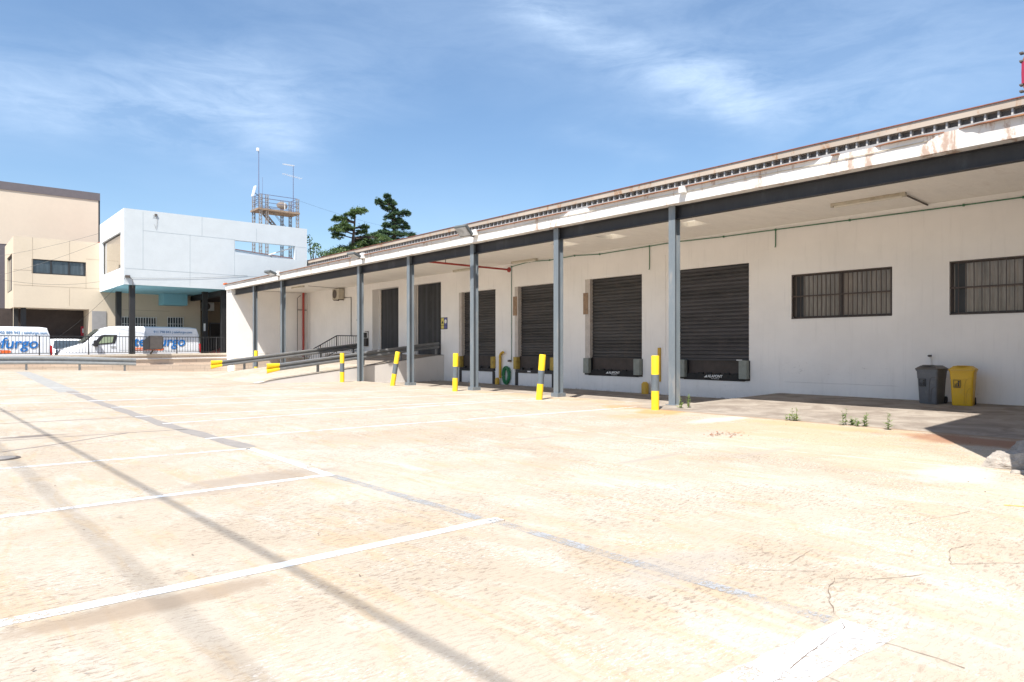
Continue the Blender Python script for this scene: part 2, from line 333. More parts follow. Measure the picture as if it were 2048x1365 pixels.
m_rampwall = wall_material('ramp_side_plaster', (.66, .62, .58), dirt=.3)
m_glass = M('window_glass_curtain', (.25, .215, .185), .10, var=.32, scale=2.2, stretch=(1, 3, .25)); m_glass.node_tree.nodes['Principled BSDF'].inputs['Specular IOR Level'].default_value = .35
m_glassd = glass_mat('dark_glass', (.05, .065, .08), .04)
m_frame = M('brown_frame', (.05, .036, .03), .5, var=.2)
m_bars = M('grille_bars', (.062, .042, .034), .5, var=.2)
m_binG = M('grey_bin_plastic', (.125, .13, .14), .5, var=.10, scale=3, stain=(.24, .22, .20), stain_amt=.3, stain_scale=5)
m_binGl = M('grey_bin_lid', (.10, .092, .085), .5, var=.08)
m_binY = M('yellow_bin_plastic', (.72, .42, .02), .45, var=.08, scale=3, stain=(.42, .30, .12), stain_amt=.3, stain_scale=6)
m_binYl = M('yellow_bin_lid', (.62, .38, .045), .5, var=.06)
m_blue = M('pale_blue_render', (.545, .585, .61), .8, var=.035, scale=1.4, bump=.5, bscale=2.2, spec=.3)
m_bluewhite = M('blue_white_render', (.78, .82, .85), .8, var=.03, scale=1.4, spec=.3)
m_soffit = M('teal_soffit', (.20, .46, .58), .7, var=.05)
m_groove = M('panel_groove', (.40, .45, .48), .9)
m_beige = M('beige_render', (.585, .50, .39), .85, var=.03, scale=.8, stain=(.53, .45, .345), stain_amt=.4, stain_scale=.6, bump=.15, bscale=3)
m_bgroove = M('beige_groove', (.40, .33, .25), .9)
m_beige2 = M('peach_render', (.64, .545, .44), .85, var=.03, scale=.4)
m_purple = M('grey_purple_cladding', (.13, .115, .125), .7, var=.08)
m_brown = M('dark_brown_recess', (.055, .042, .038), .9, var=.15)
m_terr = M('terrace_concrete', (.40, .34, .28), .9, var=.1)
m_block = block_material('beige_blocks', (.50, .40, .32), (.56, .46, .37), (.40, .33, .27))
m_cap = M('wall_cap', (.56, .49, .40), .85, var=.15, scale=2, stain=(.25, .19, .14), stain_amt=.6, stain_scale=2)
m_vanw = M('white_van_paint', (.76, .78, .82), .25, var=.02); m_vanw.node_tree.nodes['Principled BSDF'].inputs['Coat Weight'].default_value = .5
m_vtext = M('blue_lettering', (.01, .17, .52), .4, var=.02)
m_vtext2 = M('slate_lettering', (.14, .26, .42), .4, var=.02)
m_orange = M('orange_pill', (.80, .15, .03), .4, var=.03)
m_tail = M('tail_light', (.42, .01, .015), .2, var=.05)
m_lamp_glass = glass_mat('headlamp_glass', (.35, .37, .40), .05)
m_tower = M('rusty_lattice', (.30, .27, .25), .7, .2, var=.25, scale=3, stain=(.24, .12, .05), stain_amt=.7, stain_scale=2)
m_towerp = M('rusty_platform', (.30, .215, .15), .8, var=.3, scale=3)
m_ant = M('antenna_blue_grey', (.16, .17, .26), .5, .3)
m_light = M('light_metal', (.70, .70, .70), .4, .2, var=.04)
m_wsglass = glass_mat('windscreen_glass', (.22, .25, .22), .05)
m_needle = leaf_mat('cedar_needles', (.045, .09, .035), (.15, .22, .07))
m_needle2 = leaf_mat('cedar_needles_blue', (.04, .085, .048), (.11, .18, .08))
m_leaf = leaf_mat('broad_leaves', (.04, .09, .02), (.12, .20, .05))
m_bark = M('bark', (.10, .07, .055), .9, var=.3, scale=6)
m_weed = leaf_mat('weed_leaves', (.12, .20, .05), (.26, .34, .10))
m_stone = M('broken_concrete', (.33, .295, .26), .9, var=.28, scale=9, bump=.8, bscale=22, stain=(.36, .30, .25), stain_amt=.4)
m_flood = M('floodlight_grey', (.13, .14, .14), .5, .2, var=.1)
m_iron = M('cast_iron', (.12, .10, .09), .7, .3, var=.2)
m_signy = M('sign_yellow', (.70, .60, .15), .5); m_signb = M('sign_blue', (.10, .11, .32), .5)
m_redsign = M('red_sign', (.50, .03, .05), .5)
m_pink = M('red_letter_panel', (.30, .012, .045), .5)
m_carred = M('red_car_paint', (.40, .02, .02), .3)
m_dry = M('dry_leaves', (.25, .10, .05), .9, var=.3)
# translucent roof light panel
m_sky, nt_, b_ = nmat('translucent_rooflight'); b_.inputs['Base Color'].default_value = (.8, .78, .72, 1)
t_ = nt_.nodes.new('ShaderNodeBsdfTranslucent'); t_.inputs[0].default_value = (.85, .83, .78, 1); x_ = nt_.nodes.new('ShaderNodeMixShader'); x_.inputs[0].default_value = .7
nt_.links.new(b_.outputs[0], x_.inputs[1]); nt_.links.new(t_.outputs[0], x_.inputs[2]); nt_.links.new(x_.outputs[0], nt_.nodes['Material Output'].inputs[0])

# ------------------------------------------------------------------ builders
class MB:
    def __init__(s): s.v = []; s.f = []; s.smooth = False
    def add(s, vs, fs): n = len(s.v); s.v += [tuple(v) for v in vs]; s.f += [tuple(i+n for i in f) for f in fs]; return s
    def quad(s, a, b, c, d): return s.add([a, b, c, d], [(0, 1, 2, 3)])
    def box(s, x0, x1, y0, y1, z0, z1, rot=None, bev=0):
        vs = [(x, y, z) for z in (z0, z1) for y in (y0, y1) for x in (x0, x1)]
        if bev:
            bm = bmesh.new(); bmesh.ops.create_cube(bm, size=1)
            for v in bm.verts: v.co = Vector(((x0+x1)/2+v.co.x*(x1-x0), (y0+y1)/2+v.co.y*(y1-y0), (z0+z1)/2+v.co.z*(z1-z0)))
            bmesh.ops.bevel(bm, geom=bm.edges[:], offset=bev, segments=2, affect='EDGES'); bm.verts.index_update()
            s.add([v.co[:] for v in bm.verts], [[v.index for v in f.verts] for f in bm.faces]); bm.free(); return s
        if rot is not None:
            c = Vector(((x0+x1)/2, (y0+y1)/2, (z0+z1)/2)); vs = [c+rot @ (Vector(v)-c) for v in vs]
        return s.add(vs, [(0, 2, 3, 1), (4, 5, 7, 6), (0, 1, 5, 4), (2, 6, 7, 3), (0, 4, 6, 2), (1, 3, 7, 5)])
    def tube(s, pts, r, n=8, caps=True):
        pts = [Vector(p) for p in pts]; rs = r if isinstance(r, (list, tuple)) else [r]*len(pts)
        rings = []; up0 = None
        for i, p in enumerate(pts):
            t = (pts[min(i+1, len(pts)-1)]-pts[max(i-1, 0)]).normalized()
            if up0 is None: up0 = Vector((0, 0, 1)) if abs(t.z) < .9 else Vector((1, 0, 0))
            a = t.cross(up0)
            if a.length < 1e-4: a = t.cross(Vector((0, 1, 0)))
            a.normalize(); b = a.cross(t).normalized(); up0 = b
            rings.append([p+rs[i]*(a*math.cos(2*math.pi*k/n)+b*math.sin(2*math.pi*k/n)) for k in range(n)])
        vs = [v for rg in rings for v in rg]; fs = []
        for i in range(len(pts)-1):
            for k in range(n): fs.append((i*n+k, i*n+(k+1) % n, (i+1)*n+(k+1) % n, (i+1)*n+k))
        if caps: fs += [tuple(range(n))[::-1], tuple(range((len(pts)-1)*n, len(pts)*n))]
        return s.add(vs, fs)
    def bar(s, p, q, w, h=None):
        p = Vector(p); q = Vector(q); t = (q-p).normalized(); up = Vector((0, 0, 1)) if abs(t.z) < .95 else Vector((0, 1, 0))
        a = t.cross(up).normalized(); b = a.cross(t).normalized(); h = h or w
        vs = [e+a*i*w/2+b*j*h/2 for e in (p, q) for i, j in ((-1, -1), (1, -1), (1, 1), (-1, 1))]
        return s.add(vs, [(0, 1, 2, 3), (7, 6, 5, 4), (0, 4, 5, 1), (1, 5, 6, 2), (2, 6, 7, 3), (3, 7, 4, 0)])
    def extrude(s, prof, fn, t0, t1):   # prof: closed list of (a,b); fn(a,b,t)->xyz
        n = len(prof); vs = [fn(a, b, t0) for a, b in prof]+[fn(a, b, t1) for a, b in prof]
        fs = [(i, (i+1) % n, n+(i+1) % n, n+i) for i in range(n)]+[tuple(range(n))[::-1], tuple(range(n, 2*n))]
        return s.add(vs, fs)
    def loft(s, rings, closed=True, caps=True):
        n = len(rings[0]); vs = [v for r in rings for v in r]; fs = []
        for i in range(len(rings)-1):
            for k in range(n if closed else n-1): fs.append((i*n+k, i*n+(k+1) % n, (i+1)*n+(k+1) % n, (i+1)*n+k))
        if caps: fs += [tuple(range(n))[::-1], tuple(range((len(rings)-1)*n, len(rings)*n))]
        return s.add(vs, fs)
    def holes(s, o, U, V, N, u0, u1, v0, v1, hs, depth, back=False):   # wall sheet with rectangular holes, reveals go along N
        o, U, V, N = map(Vector, (o, U, V, N)); us = sorted({u0, u1, *[h[i] for h in hs for i in (0, 1)]}); vs_ = sorted({v0, v1, *[h[i] for h in hs for i in (2, 3)]})
        P = lambda u, v, d=0: o+U*u+V*v+N*d
        for a, b in zip(us, us[1:]):
            for c, d in zip(vs_, vs_[1:]):
                mu, mv = (a+b)/2, (c+d)/2
                if any(h[0] < mu < h[1] and h[2] < mv < h[3] for h in hs): continue
                s.quad(P(a, c), P(b, c), P(b, d), P(a, d))
                if back: s.quad(P(a, c, depth), P(b, c, depth), P(b, d, depth), P(a, d, depth))
        for h in hs:
            a, b, c, d = h
            for p, q in (((a, c), (b, c)), ((b, c), (b, d)), ((b, d), (a, d)), ((a, d), (a, c))): s.quad(P(*p), P(*q), P(*q, depth), P(*p, depth))
        if back:
            for p, q in (((u0, v0), (u1, v0)), ((u1, v0), (u1, v1)), ((u1, v1), (u0, v1)), ((u0, v1), (u0, v0))): s.quad(P(*p), P(*q), P(*q, depth), P(*p, depth))
        return s
    def build(s, name, mat, parent=None, local=False, smooth=False, weld=False):
        off = Vector((0, 0, 0))
        if parent is not None and not local:
            p = parent
            while p is not None: off += p.location; p = p.parent
        me = bpy.data.meshes.new(name); me.from_pydata([tuple(Vector(v)-off) for v in s.v], [], s.f); me.validate()
        bm = bmesh.new(); bm.from_mesh(me)
        if weld: bmesh.ops.remove_doubles(bm, verts=bm.verts, dist=.0005)
        bmesh.ops.recalc_face_normals(bm, faces=bm.faces); bm.to_mesh(me); bm.free()
        me.materials.append(mat)
        if smooth:
            for p in me.polygons: p.use_smooth = True
            if hasattr(me, 'set_sharp_from_angle'): me.set_sharp_from_angle(angle=R(40))
        o = bpy.data.objects.new(name, me); COL.objects.link(o)
        if parent is not None: o.parent = parent
        return o
def tag(o, label, cat, group=None):
    o['label'] = label; o['category'] = cat
    if group: o['group'] = group
    return o
def thing(name, label, cat, loc=(0, 0, 0), rz=0, group=None):
    o = bpy.data.objects.new(name, None); COL.objects.link(o); o.location = loc; o.rotation_euler = (0, 0, rz); o.empty_display_size = .2
    return tag(o, label, cat, group)
def struct(o): o['kind'] = 'structure'; return o
def dup(root, loc, rot=(0, 0, 0), label=None, parent=None):
    def cp(o, par):
        c = o.copy(); COL.objects.link(c)
        if par is not None: c.parent = par
        for ch in [k for k in kids.get(o.name, [])]: cp(ch, c)
        return c
    kids = {}
    def coll(o):
        kids[o.name] = list(o.children)
        for ch in o.children: coll(ch)
    coll(root); r = cp(root, parent); r.location = loc; r.rotation_euler = rot
    if label: r['label'] = label
    return r
def text(name, body, size, origin, right, upv, mat, parent, ext=.006, bold=0, shear=0, sx=1, align='LEFT'):
    cu = bpy.data.curves.new('txt', 'FONT'); cu.body = body; cu.size = size; cu.extrude = ext; cu.offset = bold; cu.shear = shear; cu.align_x = align
    to = bpy.data.objects.new('txt', cu); COL.objects.link(to); dg = bpy.context.evaluated_depsgraph_get(); dg.update()
    me = bpy.data.meshes.new_from_object(to.evaluated_get(dg)); bpy.data.objects.remove(to)
    r = Vector(right).normalized(); u = Vector(upv).normalized(); n = r.cross(u)
    mt = Matrix(((r.x*sx, u.x, n.x, origin[0]), (r.y*sx, u.y, n.y, origin[1]), (r.z*sx, u.z, n.z, origin[2]), (0, 0, 0, 1)))
    off = Vector((0, 0, 0)); p = parent
    while p is not None: off += p.location; p = p.parent
    me.transform(Matrix.Translation(-off) @ mt); me.materials.clear(); me.materials.append(mat)
    o = bpy.data.objects.new(name, me); COL.objects.link(o); o.parent = parent; return o

# ------------------------------------------------------------------ ground
def frange(a, b, st):
    n = int(round((b-a)/st)); return [a+(b-a)*i/n for i in range(n+1)]
xs = [-900, -300, -120, -60, -30, -16]+frange(-10, 13, .5)+frange(13.1, 16.2, .1)+frange(16.5, 22, .5)+[30, 60, 150, 400, 900]
ys = [-900, -300, -100, -40, -15, -6]+frange(-2, 9.5, .5)+frange(9.7, 13.5, .2)+frange(14, 46, .5)+[60, 100, 200, 400, 900]
g = MB(); nx = len(xs)
g.v = [(x, y, hz(x, y)) for y in ys for x in xs]
g.f = [(j*nx+i, j*nx+i+1, (j+1)*nx+i+1, (j+1)*nx+i) for j in range(len(ys)-1) for i in range(nx-1)]
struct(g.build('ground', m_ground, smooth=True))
def strip(mb, pts, wd, lift=.003, step=.12, jit=0):
    out = []
    for (a, b) in zip(pts, pts[1:]):
        n = max(1, int(math.dist(a, b)/step)); out += [(a[0]+(b[0]-a[0])*i/n, a[1]+(b[1]-a[1])*i/n) for i in range(n)]
    out.append(pts[-1]); vs = []
    for i, p in enumerate(out):
        q0 = out[max(0, i-1)]; q1 = out[min(len(out)-1, i+1)]; t = Vector((q1[0]-q0[0], q1[1]-q0[1])).normalized(); nn = Vector((-t.y, t.x))
        ww = wd[min(i, len(wd)-1)] if isinstance(wd, list) else wd
        for sg in (-1, 1):
            ww = (wd[min(i, len(wd)-1)] if isinstance(wd, list) else wd)*(1+random.uniform(-.09, .05))
            x, y = p[0]+nn.x*sg*ww/2, p[1]+nn.y*sg*ww/2; vs.append((x, y, hz(x, y)+lift))
    mb.add(vs, [(2*i, 2*i+1, 2*i+3, 2*i+2) for i in range(len(out)-1)])
ln = MB()
for (p, q, wd) in (((410, 878), (1275, 814.5), .11), ((325, 848), (960, 806), .11), ((960, 806), (1120, 800), .09), ((270, 834), (1100, 797.3), .10), ((222, 815.5), (1000, 787), .10),
                   ((178, 803), (840, 780), .10), ((0, 809), (700, 787), .09), ((0, 795), (640, 776), .09), ((0, 784), (600, 771), .09),
                   ((1000, 787), (1130, 782), .08), ((1250, 805), (1330, 801), .08)):
    strip(ln, [G(*p), G(*q)], wd)
struct(ln.build('parking_lines', m_line))
ln2 = MB()
strip(ln2, [G(500, 897.5), G(200, 922), G(-300, 963)], .11); strip(ln2, [G(665, 949.5), G(-400, 1085)], .12); strip(ln2, [G(1000, 1038), G(400, 1166), G(-500, 1350)], .125)
struct(ln2.build('bay_lines', m_line))
ln3 = MB(); strip(ln3, [(3.86, 1.62), (1.2, 1.75)], .30); 
struct(ln3.build('wide_line', m_line_thick))
ln4 = MB(); strip(ln4, [(3.80, 1.8), (3.76, 4.75)], .12); strip(ln4, [(3.72, 4.85), (3.64, 7.6)], .12)
struct(ln4.build('worn_line', m_line_worn))
ln5 = MB(); strip(ln5, [(3.63, 7.7), (3.68, 10.45)], .12); struct(ln5.build('edge_line', m_line))
tr = MB(); strip(tr, [(3.70, 10.55), (3.55, 14.8), (3.6, 20), (3.62, 27)], [.27+.04*math.sin(i*.4) for i in range(200)], lift=.002); struct(tr.build('tar_strip', m_tar))
tr = MB(); strip(tr, [(3.55, 26.5), (3.6, 42)], .6, lift=.001); tr.build('pale_patch', M('pale_patch', (.30, .295, .28), .85, var=.15, scale=5), None)['kind'] = 'structure'
sj = MB()  # forked strips are wire shadows painted as dark strips; the others are joints
for pts in ([(0, 905), (120, 888), (255, 866.5)], [(-60, 886), (110, 875.5), (255, 866)], [(255, 866), (375, 859)], [(0, 848), (270, 835)], [(0, 823.5), (228, 816)], [(-60, 894), (0, 888)]):
    strip(sj, [G(*p) for p in pts], .055, lift=.002)
struct(sj.build('joints_and_wire_shadows', M('joint_and_shadow_dark', (.20, .17, .155), .85, var=.2, scale=8)))
yl = MB(); strip(yl, [G(2008, 1011), G(2090, 1017)], .035); struct(yl.build('yellow_line', m_yline))
ck = MB()
for pts in ([(1672, 1157), (1659, 1173), (1657, 1190), (1663, 1215), (1680, 1243), (1686, 1256), (1660, 1275), (1630, 1300), (1590, 1333), (1545, 1366)], [(1590, 1333), (1630, 1348), (1680, 1366)],
            [(1672, 1157), (1740, 1160), (1810, 1155), (1850, 1148)], [(1900, 1130), (1897, 1105), (1905, 1098), (1955, 1088)], [(1900, 1130), (1990, 1127), (2060, 1129)], [(1820, 1050), (1850, 1040), (1900, 1033), (1940, 1024)],
            [(1510, 1141), (1560, 1142), (1640, 1144)], [(1580, 1128), (1600, 1115), (1626, 1100)], [(1700, 1278), (1770, 1288), (1850, 1310), (1930, 1338)]):
    w0 = []
    P2 = [G(*p) for p in pts]; fine = []
    for a, b in zip(P2, P2[1:]):
        n = max(1, int(math.dist(a, b)/.05)); fine += [(a[0]+(b[0]-a[0])*i/n+random.uniform(-.010, .010), a[1]+(b[1]-a[1])*i/n+random.uniform(-.010, .010)) for i in range(n)]
    fine.append(P2[-1]); strip(ck, fine, [random.uniform(.001, .007) for _ in fine], lift=.004, step=1)
struct(ck.build('pavement_cracks', m_crackfill))

# ------------------------------------------------------------------ warehouse
WX = 19.6; Y0, Y1 = 2.35, 44.7
wh = thing('warehouse', 'long low white warehouse with loading docks under a flat canopy', 'warehouse', (WX, 20, 0))
doors = {'A': (24.43, 27.25), 'B': (20.52, 23.10), 'C': (16.05, 18.86), 'D': (11.81, 14.44)}
holes = [(a, b, .45, 4.15) for a, b in doors.values()]
holes += [(32.85, 35.75, 1.15, 4.83), (28.77, 31.4, 1.15, 4.80), (7.61, 10.42, 2.36, 3.66), (3.2, 6.26, 2.33, 3.66)]
mb = MB().holes((WX, 0, 0), (0, 1, 0), (0, 0, 1), (1, 0, 0), Y0, Y1+.2, -.4, 5.3, holes, .45)
mb.box(WX+.5, 45, Y0, Y0+.3, 0, 7.2); mb.box(WX+1.0, WX+1.2, Y0, 60, 5.0, 7.2); mb.box(WX+.001, 45, 60, 60.3, 0, 7.2); mb.box(WX+.46, WX+.5, Y0, Y1, 0, 5.3)
wall = mb.build('wall', m_wall, wh)
MB().box(14.62, WX, 44.7, 45.61, -.3, 5.16).build('end_wall', m_wall, wh)
# ceiling slab with roof lights
sk = [(11.95, 12.75), (15.05, 15.85), (17.25, 18.05)]
c = MB().holes((0, 0, 5.18), (1, 0, 0), (0, 1, 0), (0, 0, 1), 14.8, WX, Y0, 45.45, [(16.95, 17.75, a, b) for a, b in sk], .16, back=True)
can = c.build('canopy_ceiling', m_ceil, wh)
for a, b in sk: MB().box(16.9, 17.8, a-.05, b+.05, 5.342, 5.343).build('roof_light', m_sky, can)
fm = MB().box(14.5, 14.8, Y0, 45.45, 5.16, 5.515); fas = fm.build('fascia', m_fascia, wh)
gaps = sorted([tuple(sorted((PX(a, 330, 14.5)[0], PX(b, 330, 14.5)[0]))) for a, b in ((1643, 1665), (1680, 1745), (1888, 1918), (1138, 1174))])
d = MB(); ycur = Y0
def drip(a, b):
    n = max(2, int((b-a)/.12)); t = [(14.42+random.uniform(-.004, .004)) for _ in range(n+1)]
    for q_ in range(min(3, n//3)):
        if a > Y0+.1: t[q_] = min(14.54, t[q_]+(.10, .05, .02)[q_]*random.uniform(.6, 1.2))
        if b < 45: t[-1-q_] = min(14.54, t[-1-q_]+(.10, .05, .02)[q_]*random.uniform(.6, 1.2))
    rings = [[(t[i], a+(b-a)*i/n, 5.508+random.uniform(-.006, .004)), (14.56, a+(b-a)*i/n, 5.517), (14.56, a+(b-a)*i/n, 5.532), (t[i], a+(b-a)*i/n, 5.528)] for i in range(n+1)]
    d.loft(rings)
for a, b in gaps+[(45.46, 45.47)]:
    drip(ycur, a); ycur = b
d.build('drip_edge', m_rust, fas)
MB().box(14.45, 14.62, 45.45, 45.75, 5.50, 5.62).build('fascia_end_cap', M('orange_flash', (.65, .16, .06), .6), fas)
# conduit along the fascia
MB().tube([(14.485, y, 5.405+.01*math.sin(y*1.7)) for y in frange(5, 44, 1)], .009, 6).build('cable', m_cream, fas)
# corrugated canopy roof
r = MB(); yy = frange(Y0, 45.4, .03); n = len(yy); RXs = [14.57, 16.95, 17.75, 20.35]
def rzv(x, y): f_ = (x-14.57)/5.78; return 5.52+f_*1.675+(.006+.016*f_)*math.sin(y*2*math.pi/.18)
r.v = [(x, y, rzv(x, y)) for x in RXs for y in yy]
r.f = [(q*n+i, q*n+i+1, (q+1)*n+i+1, (q+1)*n+i) for q in range(3) for i in range(n-1) if not (q == 1 and any(a < yy[i] < b for a, b in sk))]
r.build('canopy_roof', m_roof, wh, smooth=True)
# main roof edge: gutter band, brackets, board
gb = MB().box(20.72, 20.80, Y0, 60.3, 6.9, 7.44).build('gutter', m_gutter, wh)
allb = frange(Y0+.2, 60, .29)
allb.sort()
for k_, y in enumerate(allb[:100]):
    MB().box(20.56, 20.715, y, y+.045, 6.95, 7.44).build('bracket', m_bracket, gb)
st = MB()
for y in allb[100:]: st.box(20.56, 20.715, y, y+.045, 6.95, 7.44)
so = st.build('bracket', m_bracket, gb); so['kind'] = 'stuff'
MB().box(20.50, 20.72, Y0, 60.3, 7.442, 7.63).build('roof_board', m_fascia_top, wh)
MB().box(20.47, 20.74, Y0, 60.3, 7.632, 7.655).build('roof_edge', m_rededge, wh)
MB().add([(20.7, Y0, 7.65), (20.7, 60.3, 7.65), (32, 60.3, 8.6), (32, Y0, 8.6)], [(0, 1, 2, 3)]).build('main_roof', m_roof, wh)
# steel frame
def ibeam_prof(w_, h_, tf, tw): return [(-w_/2, 0), (w_/2, 0), (w_/2, tf), (tw/2, tf), (tw/2, h_-tf), (w_/2, h_-tf), (w_/2, h_), (-w_/2, h_), (-w_/2, h_-tf), (-tw/2, h_-tf), (-tw/2, tf), (-w_/2, tf)]
MB().extrude(ibeam_prof(.17, .34, .02, .014), lambda a, b, t: (14.87+a, t, 4.82+b), Y0+.01, 44.69).build('beam', m_beam, wh)
for i, y in enumerate((11.06, 15.38, 19.66, 23.9, 28.1, 36.9, 41.1)):
    z0 = hz(14.8, y)-.02
    pr = ibeam_prof(.20, .22, .016, .012)
    co = MB().extrude(pr, lambda a, b, t: (14.70+b, y+a, t), z0, 5.158).build('column', m_steel, wh)
    if i in (1, 2, 3): MB().box(14.64, 14.98, y-.15, y+.15, z0, z0+.14).build('base_plate', m_steel, co)
    elif i == 0: MB().box(14.63, 14.99, y-.15, y+.15, z0, z0+.03).build('base_plate', m_steel, co)
# roller shutters
def shutter(a, b, z0, z1, mat, depth, pitch):
    s = MB(); X = WX+depth; n = int((z1-z0)/pitch); zz = []
    for i in range(n):
        z = z0+(z1-z0)*i/n; h = (z1-z0)/n
        zz += [(0.012, z+.0), (-.012, z+h*.25), (-.016, z+h*.6), (.004, z+h*.92)]
    zz.append((.012, z1))
    s.v = [(X+dx, y, z) for dx, z in zz for y in (a, b)]; s.f = [(2*i, 2*i+1, 2*i+3, 2*i+2) for i in range(len(zz)-1)]
    o = s.build('roller_shutter', mat, wh); 
    MB().box(X-.035, X+.02, a, b, z0-.06, z0).build('bottom_bar', mat, o)
    return o
labels = {'A': 'roller shutter farthest from the windows'}
for key, dep, mt, pit, z0 in (('A', .20, m_shut, .115, 1.18), ('B', .20, m_shut, .115, 1.16), ('C', .16, m_shut, .125, 1.14), ('D', .06, m_shut2, .125, 1.14)):
    a, b = doors[key]; b2 = {'A': 27.03, 'B': 22.87, 'C': 18.6, 'D': 14.44}[key]
    o = shutter(a, b2 if key != 'D' else b, z0, 4.15 if key != 'D' else 4.15, mt, dep, pit)
    if key != 'D':
        MB().box(WX+.003, WX+dep, b2, b+.002, .46, 4.148).build('side_jamb', m_jamb, o)
    if key in 'BC': 
        zc = 3.35 if key == 'B' else 3.25
        w_ = MB().box(WX-.014, WX+.03, b-.16, b+.09, zc-.45, zc+.38); w_.build('wood_patch', m_wood, o)
    if key in 'CD': MB().box(WX+dep-.045, WX+dep-.036, a+.25, a+.45, z0-.045, z0-.015).build('tag_plate', m_white, o)
# ribbed doors on the dock
def ribdoor(a, b, z0, z1, dep):
    s = MB(); n = int((b-a)/.11); pts = []
    for i in range(n):
        y = a+(b-a)*i/n; h = (b-a)/n; pts += [(0, y), (0, y+h*.7), (.02, y+h*.75), (.02, y+h*.95)]
    pts.append((0, b)); X = WX+dep
    s.v = [(X+dx, y, z) for dx, y in pts for z in (z0, z1)]; s.f = [(2*i, 2*i+1, 2*i+3, 2*i+2) for i in range(len(pts)-1)]
    o = s.build('dock_door', m_door, wh); MB().box(X-.03, X+.01, b, b+.1, z0, z1).build('door_frame', m_jamb, o)
    MB().box(X-.05, X-.001, a+.35, a+.39, z0+1.0, z0+1.15).build('handle', m_black, o)
ribdoor(32.86, 35.4, 1.16, 4.82, .40); ribdoor(28.78, 31.2, 1.16, 4.79, .22)
# windows with grilles
def window(a, b, z0, z1, X, mull, nb, parent, dirx=True):
    f = MB(); t = .05
    f.box(X+.10, X+.16, a, b, z0, z0+t).box(X+.10, X+.16, a, b, z1-t, z1)
    for y in (a, b-t, mull-.04): f.box(X+.095, X+.165, y, y+t+.02, z0+t, z1-t)
    wo = f.build('window', m_frame, parent)
    MB().box(X+.13, X+.15, a+.03, b-.03, z0+.03, z1-.03).build('pane', m_glass, wo)
    MB().box(X+.120, X+.129, b-.30, b-.08, z0+.05, z1-.05).build('gap_shade_panel', m_black, wo)  # black panel painted in for the dark of the opened part
    s = MB().box(X-.02, X+.10, a, b, z0-.02, z0+.012); s.build('sill', m_frame, wo)
    gr = MB()
    for i in range(nb+1):
        y = a+.02+(b-a-.04)*i/nb; gr.box(X+.005, X+.022, y-.008, y+.008, z0+.01, z1-.01)
    gr.box(X+.001, X+.030, a, b, (z0+z1)/2-.018, (z0+z1)/2+.018); gr.box(X-.002, X+.026, a, b, z1-.03, z1-.005); gr.build('grille', m_bars, wo)
    return wo
window(7.62, 10.41, 2.37, 3.65, WX, 9.0, 22, wh); window(3.21, 6.25, 2.34, 3.65, WX, 4.72, 18, wh)

# dock levellers
for key, lab, old in (('A', 'dock leveller with yellow bumpers below the shutter beside the bent yellow pipe', 1), ('B', 'dock leveller with yellow bumpers right of the green hose coil', 1),
                      ('C', 'black dock leveller with grey bumpers below the narrower of the two right shutters', 0), ('D', 'black dock leveller with grey bumpers below the widest darkest shutter', 0)):
    a, b = doors[key]; t = thing('dock_leveller', lab, 'dock leveller', (WX, (a+b)/2, 0), group='dock levellers in the warehouse wall')
    MB().box(WX+.10, WX+.14, a, b, .5, 1.13).build('lip_plate', m_pit, t)
    MB().box(WX+.145, WX+.44, a, b, 1.05, 1.12).build('platform', m_pit, t)
    fb = MB()
    if old:
        fb.box(WX-.03, WX+.09, a+.1, b-.1, .42, .56)
        for q in range(4): y = a+.5+(b-a-1)*q/3; fb.box(WX-.05, WX+.05, y-.06, y+.06, .54, .64)
        fo = fb.build('front_beam', m_black, t)
        for y in (a+.02, b-.24):
            MB().box(WX-.025, WX+.05, y, y+.18, hz(WX, y)-.02, .44).build('post', m_black, t)
            MB().box(WX-.12, WX+.08, y-.03, y+.2, .58, 1.10, bev=.012).build('bumper', m_bumpyel, t)
        MB().box(WX-.034, WX-.031, a+1.5, a+1.7, .46, .52).build('plate', m_light, t)
    else:
        fb.box(WX-.02, WX+.09, a+.15, b-.2, .44, .64); rr = random.Random(3)
        for q in range(6): y = a+.5+(b-a-1)*q/5; fb.box(WX+.02, WX+.085, y-.1, y+.08, .64, .66+.05*rr.random())
        fo = fb.build('front_beam', m_blackrub, t)
        for y in (a-.02, b-.33):
            MB().box(WX-.16, WX-.005, y, y+.29, .52, 1.10, bev=.012).build('bumper', m_bumpgrey, t)
            bk = MB().box(WX-.004, WX+.06, y-.02, y+.35, .46, 1.1); bk.build('bumper_bracket', m_black, t)
        cy = (a+b)/2-.05
        text('logo', 'ALAPONT', .12, (WX-.022, cy+.22, .535), (0, -1, 0), (0, 0, 1), m_white, t, bold=.003, shear=.2, sx=1.0)
        MB().add([(WX-.026, cy+.36, .53), (WX-.026, cy+.24, .53), (WX-.026, cy+.24, .62)], [(0, 1, 2)]).build('logo_mark', m_white, t)
        text('small_line', 'www.alapont.com', .04, (WX-.022, cy+.08, .485), (0, -1, 0), (0, 0, 1), m_white, t)

